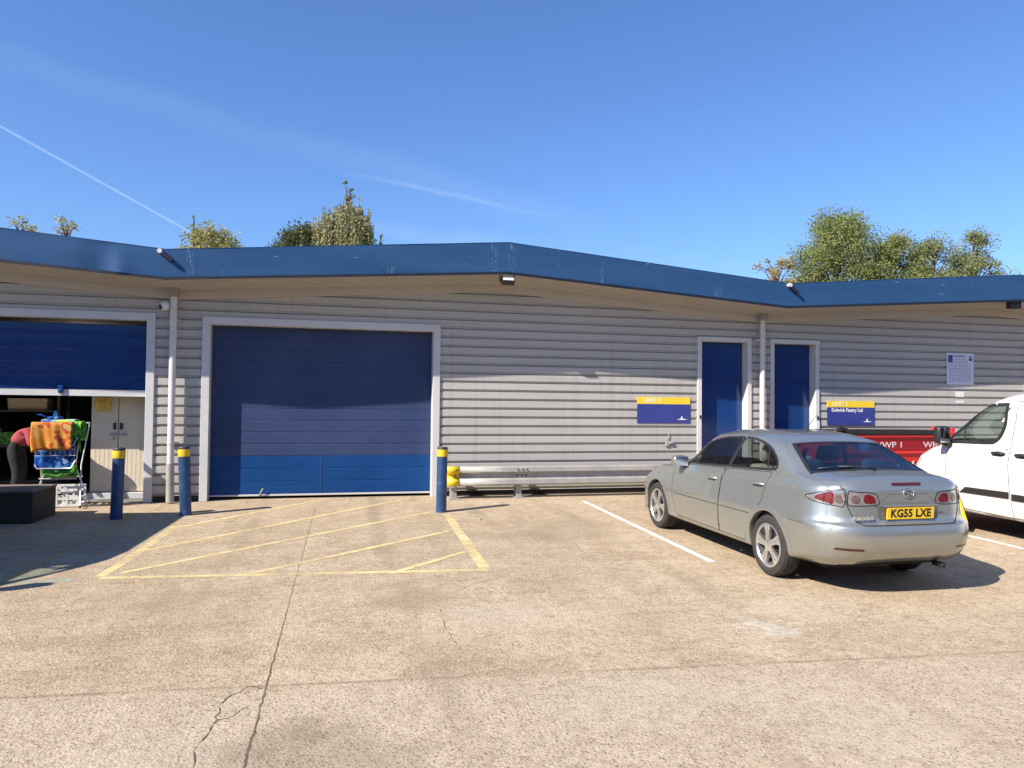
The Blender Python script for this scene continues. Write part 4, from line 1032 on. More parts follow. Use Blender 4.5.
# doors (their own panels), with gaps
D1 = [(2.13, .95, 1), (2.18, .75), (2.16, .50), (2.10, .33), (2.05, .285, 1), (1.00, .285, 1), (.985, .60, 1), (.95, 1.01, 1)]
D2 = [(.935, 1.015, 1), (.968, .60, 1), (.983, .285, 1), (.44, .285, 1), (.37, .45), (.30, .58), (.16, .70), (.10, .80), (.05, 1.065, 1)]
for s in (-1, 1):
    fr = side_frame(s)
    for nm, P0, hy, hz in (('front_door', D1, 1.17, .875), ('rear_door', D2, .20, .925)):
        pl = spl(flip(P0, s), 4)
        nb = cut_piece(cb, CB, fr, pl); d = link(nm, nb, 'silver', car, True)
        ribbon(gaps, CB, fr, pl, .0035, .0035, .0012, True)
        m = MB(); q = [fr.hit(CB, (hy + k) * (1 if s > 0 else -1), hz + dz, lf) for k, dz, lf in ((-.11, .004, .004), (-.08, .004, .032), (0, .002, .036), (.07, .0, .032), (.10, 0, .004))]
        m.tube(q, [.012, .015, .016, .015, .012], 8); h = m.build('door_handle', 'silver', d, auto=60)
        link('handle_recess', patch(CB, fr, [(hy * (1 if s > 0 else -1) + .085 * math.cos(k * .3927), hz - .01 + .032 * math.sin(k * .3927)) for k in range(16)], .0014, .05), simple('recess_grey', (.30, .31, .30), .4, .5), d, True)
        # rubbing strip on each door
        rb = bmesh.new(); x0, x1 = ((2.12, 1.01) if nm == 'front_door' else (.975, .33)); zz = lambda y: .585 - .018 * (y - 1)
        ribbon(rb, CB, fr, flip([(x0, zz(x0)), (x1, zz(x1))], s), .004, .004, .0015); link('door_moulding', rb, 'gap', d, True)
# rear panel gaps: tailgate shut line, bumper line, side of bumper
tg = [(-.65, 1.035), (-.635, .99), (-.615, .85), (-.565, .735), (-.51, .692), (-.42, .684), (0, .684), (.42, .684), (.51, .692), (.565, .735), (.615, .85), (.635, .99), (.65, 1.035)]
ribbon(gaps, CB, REAR, spl(tg, 4, False), .0045, .0045, .002)
ribbon(gaps, CB, REAR, spl([(-.36, .842), (-.20, .965), (.20, .965), (.36, .842)], 1, False), .0012, .0012, .0012)
for s in (-1, 1):
    fr = side_frame(s)
    ribbon(gaps, CB, fr, flip([(-.36, .655), (-.62, .652)], s), .002, .002, .0015)
    ribbon(gaps, CB, fr, spl(flip([(2.30, .905), (2.75, .86), (3.1, .80)], s), 5, False), .002, .002, .0015)
link('panel_gap', gaps, 'gap', car, True)
link('window_trim', trims, 'black', car, True)
# flat patch with plate-recess shade put into its colour, plate, lettering, high stop lamp, emblem
rec = [(-.365, .842), (-.345, .725), (.345, .725), (.365, .842)]
m = MB(); zc, yc = .787, -.9755
link('plate_recess_shade', patch(CB, REAR, [(-.34, .855), (-.32, .728), (.32, .728), (.34, .855)], .0012, .05), simple('recess_shade_silver', (.20, .205, .20), .4, .7), car, True)
pr = thing('number_plate', None, None); pr.parent = car; pr.location = (0, -.991, .79); pr.rotation_euler = (R(4), 0, 0)
m = MB(); m.box(-.26, .26, -.006, .006, -.0555, .0555, .003); m.build('plate_face', 'plate', pr)
text('registration', 'KG55 LXE', .104, 'ink', pr, (0, -.0075, -.001), bold=.0035, sx=.95, spacing=1.04)
m = MB(); m.box(-.30, .30, -.012, .0, .066, .082, .004); m.build('plate_garnish', 'silver', pr)
link('high_stop_lamp', patch(CB, REAR, [(-.165, 1.052), (-.155, 1.039), (.155, 1.039), (.165, 1.052), (.155, 1.065), (-.155, 1.065)], .004, .05), 'reflector', car, True)
em = bpy.data.objects.new('badge', None); C.objects.link(em); em.parent = car; em.location = (0, -.963, .972)
m = MB(); pts = [(.058 * math.cos(k * .2618), -.004, .044 * math.sin(k * .2618)) for k in range(25)]; m.tube(pts, .005, 6, False); m.build('badge_ring', 'chrome', em, True)
m = MB(); m.tube([(-.054, -.004, .012), (-.02, -.005, .012), (0, -.006, -.014), (.02, -.005, .012), (.054, -.004, .012)], .005, 6); m.build('badge_mark', 'chrome', em, True)
text('lettering', 'mazda6', .062, 'chrome', car, (-.495, -.978, .752), rot=(R(87), 0, R(-3)), bold=.001, sx=1.15, thick=.002)
for s in (-1, 1):
    DG2 = Frame((s * .62, -.95, 0), (.93, s * .36, 0), (0, 0, 1))
    link('bumper_reflector', patch(CB, DG2, [(-.14, .466), (-.13, .456), (.11, .453), (.13, .463), (.11, .473), (-.12, .474)], .004, .04), 'reflector', car, True)
    m = MB(); m.lathe([(.028, -.02), (.028, .1)], 'Y', (s * .0 + .42, -.93, .275), 14) if s > 0 else None
    if s > 0: m.build('exhaust_pipe', 'dark_metal', car, True)
# tail bumper lower dark edge, fuel flap, wiper, antenna, mirrors
fr = side_frame(-1); fl = bmesh.new(); ribbon(fl, CB, fr, [(.385 + .085 * math.cos(k * .2618), .885 + .085 * math.sin(k * .2618)) for k in range(24)], .002, .002, .0015, True); link('fuel_flap', fl, simple('flap_line', (.22, .22, .21), .5), car, True)
m = MB(); w0 = RG.hit(CB, .0, -.335, .02); w1 = RG.hit(CB, -.36, -.235, .018)
m.tube([w0, RG.hit(CB, -.06, -.29, .03), w1], [.016, .010, .006], 8); m.tube([RG.hit(CB, -.58, -.235, .014), w1, RG.hit(CB, -.14, -.22, .014)], .007, 6); m.build('rear_wiper', 'black', car, True)
for s in (-1, 1):
    root = bpy.data.objects.new('door_mirror', None); C.objects.link(root); root.parent = car; root.location = (s * .90, 1.93, 1.0)
    m = MB(); m.box(-.10, .10, -.055, .075, -.07, .07, .045); m.build('mirror_housing', 'silver', root, True)
    m = MB(); m.box(-.088, .088, -.062, -.0555, -.058, .058, .003); m.build('mirror_glass', 'chrome', root)
    m = MB(); m.tube([(-s * .05, .02, -.05), (-s * .13, .03, -.065)], [.03, .035], 8); m.build('mirror_arm', 'black', root, True)
m = MB(); m.tube([(0, .62, 1.462), (0, .40, 1.66)], [.005, .002], 6); m.lathe([(.018, 0), (.012, .02)], 'Z', (0, .62, 1.455), 10); m.build('aerial', 'black', car)
# arches, wheels, wells
for s in (-1, 1):
    for yc in (RW, FW):
        a = arch(car, CB, s, yc, WR + .012, .350, 'silver'); link('wheel_arch', a, 'silver', car, True)
        m = MB(); m.lathe([(.385, s * .50), (.385, s * (.83 if yc == RW else .815))], 'X', (0, yc, WR + .012), 36)
        for f in list(m.b.faces):
            if len(f.verts) > 4 and abs(f.calc_center_median().x) > .7: m.b.faces.remove(f)
        clip_low(m.b, .26)
        m.build('wheel_well', 'gap', car)
        wheel(car, s * .765, yc, WR, s, .222)
# underside and cabin
m = MB(); m.box(-.62, .62, -.62, 3.2, .22, .26); m.build('underbody', 'gap', car)
m = MB(); m.box(-.70, .70, .45, 2.2, .26, .32); m.build('cabin_floor', 'seat_dark', car)
for s in (-1, 1):
    m = MB(); m.box(s * .735 - .02, s * .735 + .02, -.2, 2.0, .30, .93, .015); m.build('door_card', 'seat_dark', car)
seat(car, -.36, 1.10, .48, 'seat', 'front_seat'); seat(car, .36, 1.10, .48, 'seat', 'front_seat')
m = MB(); m.box(-.62, .62, .10, .60, .40, .56, .05); m.box(-.62, .62, -.02, .12, .52, 1.00, .05); m.build('rear_bench', 'seat', car, True)
for x in (-.38, .38): MB().box(x - .13, x + .13, -.08, .03, 1.02, 1.20, .045).build('rear_headrest', 'seat', car, True)
m = MB(); m.box(-.62, .62, -.66, -.04, .985, 1.005, .006); m.build('parcel_shelf', 'seat_dark', car)
m = MB(); m.box(-.70, .70, 1.75, 2.15, .62, .93, .06); m.build('dashboard', 'seat_dark', car, True)
m = MB(); m.tube([(.36 + .17 * math.cos(k * .2618), 1.62 + .05 * math.sin(k * .2618), .92 + .16 * math.sin(k * .2618)) for k in range(25)], .014, 8, False); m.build('steering_wheel', 'black', car, True)
m = MB(); m.box(-.46, .46, .35, 1.25, 1.365, 1.377); m.build('headlining', 'seat', car)
body_obj('body', cb, 'silver', car)
it = thing('red_air_freshener', 'red and white card hanging behind the silver hatchback rear window', 'ornament', (CX - .04, CY + .55, gz(CY) + 1.20))
m = MB(); m.box(-.03, .03, -.003, .003, -.10, .03, .002); m.build('card', 'red_bin', it); m = MB(); m.box(-.008, .05, -.004, .004, .031, .08, .002); m.tube([(0, 0, .07), (.0, 0, .16)], .002, 5); m.build('tag_card', 'white_ink', it)
it = thing('blue_tissue_box', 'blue box on the rear shelf of the silver hatchback', 'box', (CX - .12, CY - .2, gz(CY) + 1.005))
m = MB(); m.box(-.11, .11, -.06, .06, 0, .085, .005); m.build('carton', 'sticker_blue', it); m = MB(); m.box(-.05, .05, -.02, .02, .0855, .10, .004); m.build('slot', 'white_ink', it)

# ------------------------------------------------------------------ white van
VX, VY = 9.60, -3.82                   # middle of the front axle
Lv = [dict(yr=-3.95, yf=.72, w=.80, rc=(.1, .1, 2), fc=(.3, .3, 2), zr=.30, zf=.24, zs=[(-4, .30), (.7, .24)], ten=.4),
      dict(yr=-4.0, yf=.84, w=.95, rc=(.1, .1, 2.4), fc=(.5, .4, 2.2), bf=.12, zr=.36, zf=.26, zs=[(-4, .36), (-2.8, .30), (.2, .285), (.8, .26)], ten=.5),
      dict(yr=-4.03, yf=.90, w=.985, rc=(.1, .1, 2.4), fc=(.55, .5, 2.2), bf=.15, zr=.58, zf=.50, zs=[(-4, .58), (0, .56), (.8, .50)]),
      dict(yr=-4.03, yf=.88, w=1.0, rc=(.1, .1, 2.4), fc=(.55, .55, 2.2), bf=.2, zr=.80, zf=.74, zs=[(-4, .8), (0, .80), (.8, .74)]),
      dict(yr=-4.03, yf=.78, w=1.0, rc=(.1, .1, 2.4), fc=(.5, .6, 2.2), bf=.24, tf=.02, zr=1.03, zf=.96, zs=[(-4, 1.04), (0, 1.0), (.5, .98), (.75, .95)], ten=.3),
      dict(yr=-4.02, yf=.62, w=.985, rc=(.1, .1, 2.4), fc=(.45, .6, 2.2), bf=.26, tf=.03, zr=1.15, zf=1.07, zs=[(-4, 1.15), (-.6, 1.15), (0, 1.11), (.5, 1.07)], ten=.6),
      dict(yr=-4.01, yf=.30, w=.955, rc=(.1, .1, 2.4), fc=(.3, .4, 2.2), bf=.22, tf=.02, zr=1.26, zf=1.22, zs=[(-4, 1.26), (-.7, 1.26), (-.2, 1.225), (.2, 1.17)], ten=.4),
      dict(yr=-3.93, yf=-.62, w=.865, rc=(.1, .1, 2.4), fc=(.2, .35, 2.2), bf=.15, zr=1.84, zf=1.86, zs=[(-4, 1.84), (-1.3, 1.845), (-1.0, 1.81)], ten=.5),
      dict(yr=-3.80, yf=-.84, w=.72, rc=(.1, .1, 2.4), fc=(.2, .3, 2.2), bf=.1, zr=1.92, zf=1.93, zs=[(-4, 1.925), (-1.3, 1.925), (-1.1, 1.915)]),
      dict(yr=-3.6, yf=-1.1, w=.0, rc=(.1, .1, 2), fc=(.1, .1, 2), zr=1.965, zf=1.965, zs=[(-4, 1.965), (-1.2, 1.965)])]
def build_van(label, paint, loc, rz):
    van = thing('parked_van', label, 'van', loc, rz=rz, rx=math.atan(SLOPE) if rz == 0 else -math.atan(SLOPE))
    vb = shell(Lv, [2, 4, 4, 4, 4, 3, 6, 16, 4, 6], 14, 150, 20); VB = BVHTree.FromBMesh(vb)
    trims = bmesh.new(); gaps = bmesh.new()
    SW = [(.16, 1.205, 1), (-.22, 1.49), (-.53, 1.69), (-.70, 1.76, 1), (-1.06, 1.785, 1), (-1.07, 1.55), (-1.01, 1.38), (-.93, 1.29), (-.82, 1.262), (-.34, 1.24)]
    doors = []
    for s in (-1, 1):
        fr = side_frame(s); pl = spl(flip(SW, s), 6); pane('side_window', 'glass_van', cut_piece(vb, VB, fr, pl), van); ribbon(trims, VB, fr, pl, .022, .024, .004, True)
        q = patch(VB, fr, flip([(.17, 1.21), (-.15, 1.225), (-.13, 1.43)], s), .0045, .06); me = bpy.data.meshes.new('tmp'); q.to_mesh(me); trims.from_mesh(me); q.free()
        ribbon(trims, VB, fr, flip([(-.44, 1.245), (-.42, 1.62)], s), .012, .012, .005)
    WSv = Frame((0, -.20, 1.55), (-1, 0, 0), (0, -.90, .58))
    wp = spl([(-.76, -.48), (0, -.58), (.76, -.48), (.79, -.44), (.70, .40), (.64, .45), (0, .50), (-.64, .45), (-.70, .40), (-.79, -.44)], 5)
    pane('windscreen', 'glass_van', cut_piece(vb, VB, WSv, wp), van); ribbon(trims, VB, WSv, wp, .03, .015, .004, True)
    for s in (-1, 1):
        fr = side_frame(s)
        for yc in (0.0, -2.93):
            nb = cut_piece(vb, VB, fr, flip(circle(yc, .345, .385), s), face=-.2)
            if nb: nb.free()
        # headlamp wrapping the wing
        HG = Frame((s * .80, .55, 0), (-.60, s * .80, 0) if s > 0 else (-.60, -.80, 0), (0, 0, 1))
        hl = [(-.05, .80), (.10, .78), (.20, .90), (.30, 1.02), (.36, 1.10), (.20, 1.04), (.05, .95)]; hl = [(a * s, q) for a, q in hl]
        if HG.n.y < 0: HG = Frame((s * .80, .55, 0), HG.ex * -1, (0, 0, 1)); hl = [(-a, q) for a, q in hl]
        pane('headlight', 'lens', cut_piece(vb, VB, HG, spl(hl, 4)), van)
        sg = (lambda pts: flip(pts, s))
        DR = [(-.16, 1.235, 1), (-.17, .60), (-.22, .33, 1), (-1.36, .30, 1), (-1.33, .60, 1), (-1.30, 1.15), (-1.36, 1.50), (-1.335, 1.80, 1), (-1.28, 1.80, 1), (-1.30, 1.35), (-1.0, 1.245, 1)]
        D = spl(sg([(-.16, 1.225, 1), (-.17, .60), (-.22, .325, 1), (-1.235, .315, 1), (-1.19, .60), (-1.165, 1.0), (-1.175, 1.225, 1)]), 4)
        nb = cut_piece(vb, VB, fr, D); d = link('front_door', nb, paint, van, True)
        m = MB(); y0 = -1.01; q = [fr.hit(VB, (y0 + k) * (1 if s > 0 else -1), 1.135, lf) for k, lf in ((-.10, .004), (-.07, .03), (.07, .03), (.10, .004))]; m.tube(q, [.014, .018, .018, .014], 8); m.build('door_handle', 'black', d, True)
        link('handle_recess', patch(VB, fr, [(y0 * (1 if s > 0 else -1) + .11 * math.cos(k * .3927), 1.13 + .033 * math.sin(k * .3927)) for k in range(16)], .0014, .05), 'black', d, True)
        ribbon(gaps, VB, fr, sg([(-.16, 1.22), (-.165, .60), (-.22, .325), (-1.235, .315), (-1.19, .60), (-1.165, 1.0), (-1.18, 1.35), (-1.22, 1.60), (-1.21, 1.82)]), .004, .004, .0015)
        ribbon(gaps, VB, fr, sg([(-1.21, 1.83), (-2.40, 1.83), (-2.40, .33), (-1.235, .315)]), .004, .004, .0015)
        m = MB(); q = [fr.hit(VB, (-1.36 + k) * (1 if s > 0 else -1), 1.135, lf) for k, lf in ((-.10, .004), (-.07, .03), (.07, .03), (.10, .004))]; m.tube(q, [.014, .018, .018, .014], 8); m.build('sliding_door_handle', 'black', van, True)
        link('handle_recess', patch(VB, fr, [(-1.36 * (1 if s > 0 else -1) + .11 * math.cos(k * .3927), 1.13 + .033 * math.sin(k * .3927)) for k in range(16)], .0014, .05), 'black', van, True)
        for x0, x1, tip in ((-.40, -1.175, 1), (-1.22, -2.38, 0), (-2.47, -2.52, 0)):
            pts = [(x0, .545), (x0 - (.10 if tip else 0), .628), (x1, .645), (x1, .56)]
            link('side_moulding', patch(VB, fr, sg(pts), .002, .08, .012), 'black', van)
        # crease along the flank
        root = bpy.data.objects.new('door_mirror', None); C.objects.link(root); root.parent = van; root.location = (s * 1.10, -.20, 1.33)
        m = MB(); m.box(-.10, .10, -.045, .075, -.125, .125, .04); m.build('mirror_housing', 'black', root, True)
        m = MB(); m.box(-.08, .08, -.052, -.0455, -.105, .105, .003); m.build('mirror_glass', 'chrome', root)
        m = MB(); m.tube([(-s * .04, .02, -.10), (-s * .13, .0, -.14)], [.05, .045], 8); m.build('mirror_arm', 'black', root, True)
        for yc in (0.0, -2.93):
            link('wheel_arch', arch(van, VB, s, yc, .345, .385, paint), paint, van, True)
            m = MB(); m.lathe([(.42, s * .55), (.42, s * .93)], 'X', (0, yc, .345), 36)
            for f in list(m.b.faces):
                if len(f.verts) > 4 and abs(f.calc_center_median().x) > .75: m.b.faces.remove(f)
            clip_low(m.b, .30)
            m.build('wheel_well', 'gap', van); wheel(van, s * .865, yc, .335, s, .205, 'dark_metal')
    link('panel_gap', gaps, 'gap', van, True); link('window_trim', trims, 'black', van, True)
    m = MB(); m.box(-.75, .75, -3.9, .6, .25, .30); m.build('underbody', 'gap', van)
    m = MB(); m.box(-.88, .88, -.60, -.05, .75, 1.17, .08); m.build('dashboard', 'seat_dark', van, True)
    m = MB(); m.box(-.9, .9, -1.72, -1.68, .4, 1.8); m.build('bulkhead', 'seat_dark', van)
    m = MB(); m.tube([(.42 + .19 * math.cos(k * .2618), -.72 + .09 * math.sin(k * .2618), 1.19 + .15 * math.sin(k * .2618)) for k in range(25)], .015, 8, False); m.build('steering_wheel', 'black', van, True)
    seat(van, .42, -1.20, .82, 'seat_dark', 'front_seat'); seat(van, -.42, -1.20, .82, 'seat_dark', 'front_seat')
    m = MB(); m.box(-.26, .26, .86, .90, .42, .53, .004); m.build('number_plate', 'plate_white', van)
    FRN = Frame((0, 1, 0), (-1, 0, 0), (0, 0, 1)); link('grille', patch(VB, FRN, [(-.45, .60), (.45, .60), (.55, .85), (-.55, .85)], .004, .06), 'black', van, True)
    body_obj('body', vb, paint, van)
    return van
van = build_van('white panel van parked nose-in at the right edge, black side moulding', 'white_paint', (VX, VY, gz(VY)), 0)
v2 = build_van('grey panel van reversed up to the half-open unit', 'grey_paint', (-5.60, -6.0, gz(-6.0)), R(180 - 5)); v2.scale = (1, 1, 1.17)
c = thing('wheel_clamp', 'yellow metal wheel clamp on the front wheel of the white van', 'wheel clamp', (8.565, -4.12, gz(-4.12)))
m = MB(); m.prism([(0, -.30, .13), (0, .16, .10), (0, .10, .50), (0, -.12, .56)], (-.03, 0, 0)); m.build('clamp_plate', 'yellow', c)
m = MB(); m.lathe([(.05, -.05), (.05, -.03)], 'X', (0, 0, .33), 14); m.build('clamp_boss', 'yellow', c, True)

# ------------------------------------------------------------------ red waste container
c = thing('waste_bin', 'wide red waste container with a dark lid and white lettering below the company sign', 'waste bin', (9.92, -1.42, 0))
m = MB(); w = 1.30
def slab(x0, x1, z0, z1, y0, y1, k=0): m.box(x0, x1, y0, y1, z0, z1, .008)
m.prism([(-w, 0.08, .12), (w, 0.08, .12), (w, .0, .80), (w, .0, 1.08), (-w, .0, 1.08), (-w, .0, .80)], (0, 1.0, 0)); m.build('container_body', 'red_bin', c)
m = MB(); m.box(-w - .03, w + .03, -.045, 1.04, 1.085, 1.135, .008); m.box(-w, w, -.03, -.002, .79, .835, .006); m.box(-w, w, -.012, .0, .655, .675, .003)
for x in (-w + .03, w - .03): m.box(x - .035, x + .035, -.034, -.003, .14, 1.08, .006)
m.build('rim', 'red_bin', c)
m = MB(); m.box(-.72, w - .07, -.012, -.002, .85, 1.03, .004); m.build('sign_panel', 'red_dark', c)
m = MB(); m.prism([(-w - .04, -.06, 1.14), (w - .10, -.06, 1.14), (w - .16, -.06, 1.215), (-w + .45, -.06, 1.225), (-w + .10, -.06, 1.20)], (0, .52, 0)); m.prism([(-w - .02, .47, 1.14), (w - .10, .47, 1.14), (w - .16, .47, 1.20), (-w + .1, .47, 1.20)], (0, .56, 0)); m.build('lid', 'black', c)
m = MB(); m.tube([(-w - .02, -.10, 1.05), (-w + .03, -.12, 1.20), (-w + .14, -.12, 1.26), (-w + .26, -.12, 1.22), (-w + .34, -.10, 1.12)], .035, 8); m.build('lid_handle', 'black', c, True)
m = MB(); m.prism([(w - .09, -.05, 1.14), (w + .03, -.05, 1.14), (w + .03, -.05, 1.26), (w - .02, -.05, 1.26)], (0, .5, 0)); m.build('end_cheek', 'red_bin', c)
m = MB(); m.lathe([(.115, -.016), (.115, -.004)], 'Y', (-.60, 0, .93), 24); m.build('round_sticker', 'sticker_blue', c)
text('lettering', '(WP 1', .15, 'white_ink', c, (-.02, -.0135, .945), bold=.0, sx=1.3); text('lettering', 'WP', .15, 'white_ink', c, (.82, -.0135, .945), bold=.0, sx=1.3)
text('lettering', '0846', .22, 'white_ink', c, (.36, -.0135, .57), rot=(R(90 - 0), 0, 0), bold=.004, sx=1.15)
for x in (-w + .2, w - .2):
    for y in (.2, .9): MB().lathe([(.06, -.025), (.06, .025)], 'X', (x, y, .06), 16).box(x - .04, x + .04, y - .04, y + .04, .075, .125).build('castor', 'black', c)

# ------------------------------------------------------------------ the units across the yard, behind the viewpoint
t = thing('opposite_warehouse', 'long dark brick and metal unit row facing the yard from behind the viewpoint', 'warehouse', (4, -29, 0))
m = MB(); m.box(-45, 45, -9, 0, -.4, 5.6); m.build('wall', simple('brown_brick', (.16, .10, .075), .9, var=.2, vscale=.6), t)
m = MB(); m.box(-45.3, 45.3, -9.3, .45, 5.6, 6.3, .03); m.build('fascia', 'fascia', t)
for k in range(8):
    m = MB(); x = -38 + 11 * k; m.box(x, x + 3.8, .002, .06, -.35, 2.9, .01); m.build('roller_door', 'door_new', t)
    m = MB(); m.box(x + 5, x + 6, .002, .06, -.35, 2.3, .01); m.build('entrance_door', 'door_new', t)

# ------------------------------------------------------------------ trees behind the roof
def leaves(bm, pts, size, rr, droop=0.0):
    for p in pts:
        s = size * rr.uniform(.6, 1.3); d = Vector((rr.gauss(0, 1), rr.gauss(0, 1), rr.gauss(0, .7) - droop)).normalized(); e = d.cross(Vector((rr.gauss(0, 1), rr.gauss(0, 1), rr.gauss(0, 1)))).normalized()
        v = [bm.verts.new(p + q) for q in (-d * s, e * s * .55 - d * s * .1, d * s, -e * s * .55 - d * s * .1)]; bm.faces.new(v)
def tree(x, y, h, w, n, mat, label, cat='tree', seed=1, base=.45, size=.10, clumps=60, style='round', spread=.5, name='broadleaf_tree', tk=1.0):
    rr = random.Random(seed); t = thing(name, label, cat, (x, y, 0), group='trees behind the workshop roof')
    m = MB(); zb = h * base
    m.tube([(0, 0, -.1), (rr.uniform(-.1, .1), rr.uniform(-.1, .1), zb * .6), (rr.uniform(-.15, .15), 0, zb), (rr.uniform(-.2, .2), 0, h * .8), (0, 0, h * .98)], [h * .020 * tk, h * .016 * tk, h * .013 * tk, h * .005 * tk, h * .001], 9); m.build('trunk', 'bark', t, True)
    br = MB(); bm = bmesh.new(); cs = []
    for i in range(clumps):
        q = rr.random()
        if style == 'round':
            a = rr.uniform(0, 6.283); zz = rr.random(); env = math.sin(math.pi * min(1, (zz * .80 + .16))) ** .7; rad = w * env * math.sqrt(rr.uniform(.15, 1)) * rr.uniform(.75, 1.12)
            c = Vector((rad * math.cos(a), rad * math.sin(a), zb + (h - zb) * zz * .96))
        elif style == 'sparse':
            a = rr.uniform(0, 6.283); zz = rr.random() ** .8; c = Vector((w * math.sqrt(rr.random()) * math.cos(a) * (1.15 - zz * .6), w * math.sqrt(rr.random()) * math.sin(a), zb + (h - zb) * zz))
        else:
            a = rr.uniform(0, 6.283); rad = w * math.sqrt(rr.uniform(.05, 1)); c = Vector((rad * math.cos(a), rad * math.sin(a), h - (rad / w) ** 3 * h * .13 - rr.uniform(0, .07) * h))
        cs.append(c)
    for c in cs:
        st = Vector((0, 0, max(zb * .8, c.z - Vector((c.x, c.y, 0)).length * .9 - .4))); st.z = min(st.z, h * .9); mid = st.lerp(c, .55) + Vector((0, 0, .15))
        br.tube([st, mid, c], [h * .0045, h * .0025, h * .0008], 5, False)
        k = int(n / clumps); pts = []
        if style == 'weep':
            for _ in range(4):
                o = c + Vector((rr.gauss(0, .22), rr.gauss(0, .22), rr.gauss(0, .06))); L = rr.uniform(.15, .40) * h
                br.tube([o, o + Vector((rr.gauss(0, .05), rr.gauss(0, .05), -L))], .006, 4, False)
                for _ in range(k // 4): pts.append(o + Vector((rr.gauss(0, .035), rr.gauss(0, .035), -L * rr.random())))
            leaves(bm, pts, size, rr, 1.2)
        else:
            sp = spread * rr.uniform(.6, 1.25)
            for _ in range(int(k * rr.uniform(.6, 1.4))):
                v = Vector((rr.gauss(0, 1), rr.gauss(0, 1), rr.gauss(0, .8))); v = v.normalized() * (rr.random() ** .5) * sp; pts.append(c + v)
            leaves(bm, pts, size, rr)
    br.build('branches', 'bark', t)
    link('crown', bm, mat, t)
    return t
tree(-10.35, 16, 7.80, .5, 420, 'leaf_yellow', 'tiny leafy tree top just showing over the fascia at far left', seed=3, base=.6, size=.065, clumps=18, style='sparse', spread=.25)
tree(-8.95, 16, 8.05, .55, 560, 'leaf_yellow', 'small thin yellow-green tree top left of the bushy one', seed=4, base=.6, size=.065, clumps=24, style='sparse', spread=.22)
tree(-4.2, 16, 7.86, 1.55, 14000, 'leaf_yellow', 'yellow-green bushy tree top above the left valley of the fascia', seed=8, base=.55, size=.058, clumps=60, style='round', spread=.42)
tree(-4.87, 16.3, 8.5, .22, 130, 'leaf_yellow', 'single leafy sprig standing up out of the yellow-green bushy tree', seed=31, base=.78, size=.06, clumps=9, style='sparse', spread=.15, name='sapling', tk=.1)
tree(-1.25, 21, 9.25, 2.0, 17000, 'leaf_dark', 'dark green rounded tree top beside the pale weeping tree', seed=6, base=.5, size=.065, clumps=80, spread=.6)
tree(.62, 20, 10.4, 1.22, 24000, 'leaf_willow', 'tall pale weeping tree with hanging strands behind the roof', seed=9, base=.5, size=.06, clumps=95, style='weep', name='weeping_tree')
tree(.70, 20.3, 11.3, .35, 260, 'leaf_olive', 'bare-topped spindly shoot rising out of the weeping tree', seed=12, base=.75, size=.07, clumps=16, style='sparse', spread=.16, name='sapling', tk=.1)
tree(22.9, 22, 9.45, 1.25, 2600, 'leaf_rust', 'thin rusty-leaved tree top left of the big olive tree', seed=13, base=.6, size=.075, clumps=40, style='sparse', spread=.35)
tree(27.4, 23, 12.5, 3.1, 60000, 'leaf_olive', 'largest olive-green tree rising highest behind the right roof', seed=21, base=.35, size=.062, clumps=210, spread=.85)
tree(30.9, 22.5, 11.3, 2.4, 36000, 'leaf_olive', 'lower olive tree just right of the largest tree', seed=23, base=.4, size=.062, clumps=120, spread=.7)
tree(33.5, 22.5, 11.5, 1.9, 26000, 'leaf_green', 'narrow grey-green tree between the lower olive and rightmost trees', seed=25, base=.4, size=.062, clumps=100, spread=.65)
tree(36.2, 22.5, 11.85, 1.9, 24000, 'leaf_green', 'rightmost loose grey-green tree with gaps in its crown', seed=27, base=.4, size=.062, clumps=85, spread=.65)

# ------------------------------------------------------------------ light, sky, camera
SD = Vector((-2.15, -1.0, 1.86)).normalized()             # towards the sun
el = math.asin(SD.z); rot = math.atan2(SD.x, SD.y)
w = bpy.data.worlds.new('World'); bpy.context.scene.world = w; w.use_nodes = True; nt = w.node_tree; nt.nodes.clear()
class WN(NT):
    def __init__(s): s.t = nt; s._tc = None
t = WN()
sky = t.n('ShaderNodeTexSky'); sky.sky_type = 'NISHITA'; sky.sun_disc = False; sky.sun_elevation = el; sky.sun_rotation = rot; sky.air_density = 1.15; sky.dust_density = .3; sky.ozone_density = 4.5; sky.altitude = 60
d = t.n('ShaderNodeTexCoord').outputs['Generated']
def vdot(v, c): nd = t.n('ShaderNodeVectorMath', operation='DOT_PRODUCT'); t.put(nd.inputs[0], v); nd.inputs[1].default_value = c; return nd.outputs['Value']
def trail(d1, d2, wid, amt, fade=.02, ns=20, na=0.0):
    a, c = Vector(d1).normalized(), Vector(d2).normalized(); n = a.cross(c).normalized(); mid = (a + c).normalized(); tg = n.cross(mid).normalized()
    half = abs(tg.dot(c)); off = vdot(d, n); nz = t.noise(d, ns, 4, .6)
    off = t.math('ABSOLUTE', t.math('ADD', off, t.math('MULTIPLY', t.math('SUBTRACT', nz, .5), na)))
    m1 = t.n('ShaderNodeMapRange', interpolation_type='SMOOTHSTEP', ins={'Value': off, 'From Min': 0.0, 'From Max': wid, 'To Min': 1.0, 'To Max': 0.0}).outputs[0]
    al = t.math('ABSOLUTE', vdot(d, tg)); m2 = t.step(al, half - fade, half + fade, 1, 0); m3 = t.step(vdot(d, mid), .5, .6)
    return t.math('MULTIPLY', t.math('MULTIPLY', t.math('MULTIPLY', m1, m2), m3), t.math('MULTIPLY', t.step(nz, .25, .6, .55, 1.0), amt))
c1 = trail((-.40, .866, .315), (-.160, .966, .200), .0022, .28, .01, 30, .001)
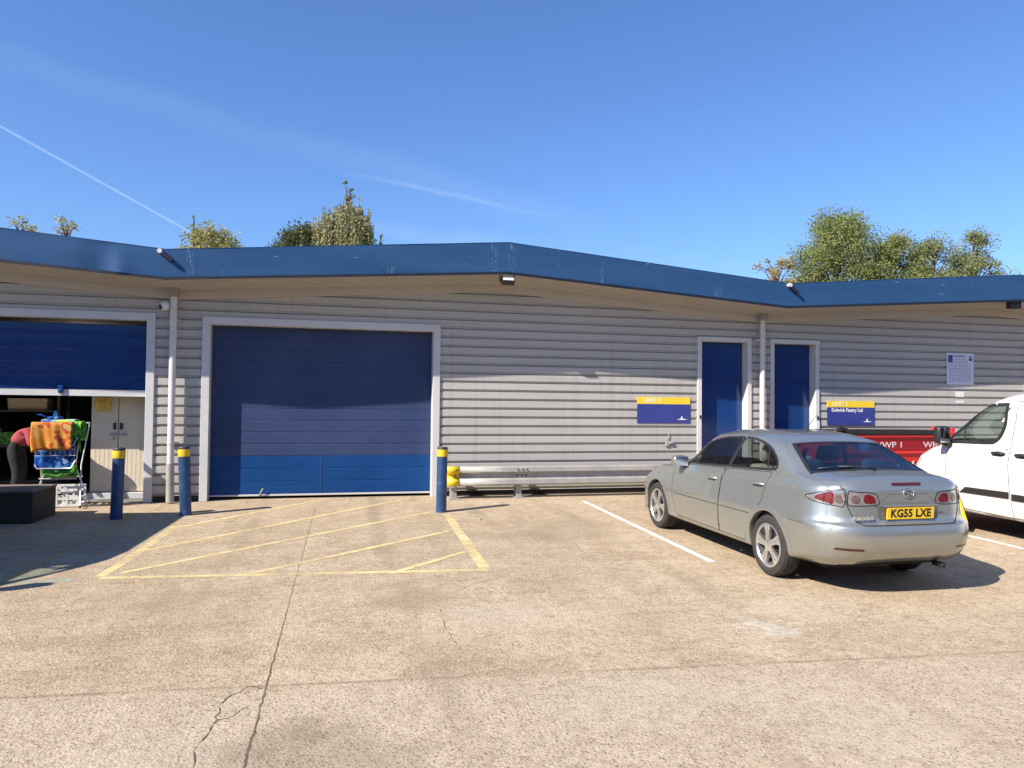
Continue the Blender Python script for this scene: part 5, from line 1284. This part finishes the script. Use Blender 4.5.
c2 = trail((-.36, .86, .355), (.30, .925, .238), .026, .045, .06, 9, .05)
c3 = trail((.04, .957, .285), (.25, .935, .250), .005, .11, .05, 14, .01)
c4 = trail((.05, .972, .222), (.24, .950, .205), .018, .10, .05, 10, .02)
cm = t.math('MINIMUM', t.math('ADD', t.math('ADD', c1, c2), t.math('ADD', c3, c4)), .8)
blue = t.mix(1.0, sky.outputs[0], (.84, 1.03, 1.38), 'MULTIPLY')
col = t.mix(cm, blue, (6.4, 7.6, 9.0))
bg = t.n('ShaderNodeBackground', ins={'Color': col, 'Strength': .076}); ow = t.n('ShaderNodeOutputWorld'); nt.links.new(bg.outputs[0], ow.inputs[0])
sun = bpy.data.lights.new('sun', 'SUN'); sun.energy = 5.0; sun.angle = R(.53); sun.color = (1.0, .92, .80)
so = bpy.data.objects.new('sun', sun); C.objects.link(so); so.rotation_euler = SD.to_track_quat('Z', 'Y').to_euler(); so.location = (-20, -20, 30)

f, pitch, roll, yaw, D, h = 745.729, .02518, .01039, .24156, 12.901, 1.6395
cy, sy, cp, sp, cr, sr = math.cos(yaw), math.sin(yaw), math.cos(pitch), math.sin(pitch), math.cos(roll), math.sin(roll)
Rt = Vector((cy, -sy, 0)); ff = Vector((sy, cy, 0)); Z = Vector((0, 0, 1)); F = ff * cp + Z * sp; U = Z * cp - ff * sp
R2 = Rt * cr + U * sr; U2 = U * cr - Rt * sr
cam = bpy.data.cameras.new('camera'); co = bpy.data.objects.new('camera', cam); C.objects.link(co)
cam.sensor_width = 36; cam.lens = f / 1024 * 36; cam.clip_end = 2000; cam.clip_start = .05
mt = Matrix((R2, U2, -F)).transposed().to_4x4(); mt.translation = Vector((0, -D, h)); co.matrix_world = mt
sc = bpy.context.scene; sc.camera = co
sc.view_settings.view_transform = 'Standard'; sc.view_settings.look = 'None'; sc.view_settings.exposure = 0.85; sc.view_settings.gamma = 1.0
sc.render.engine = 'CYCLES'; sc.cycles.max_bounces = 8; sc.cycles.transparent_max_bounces = 12
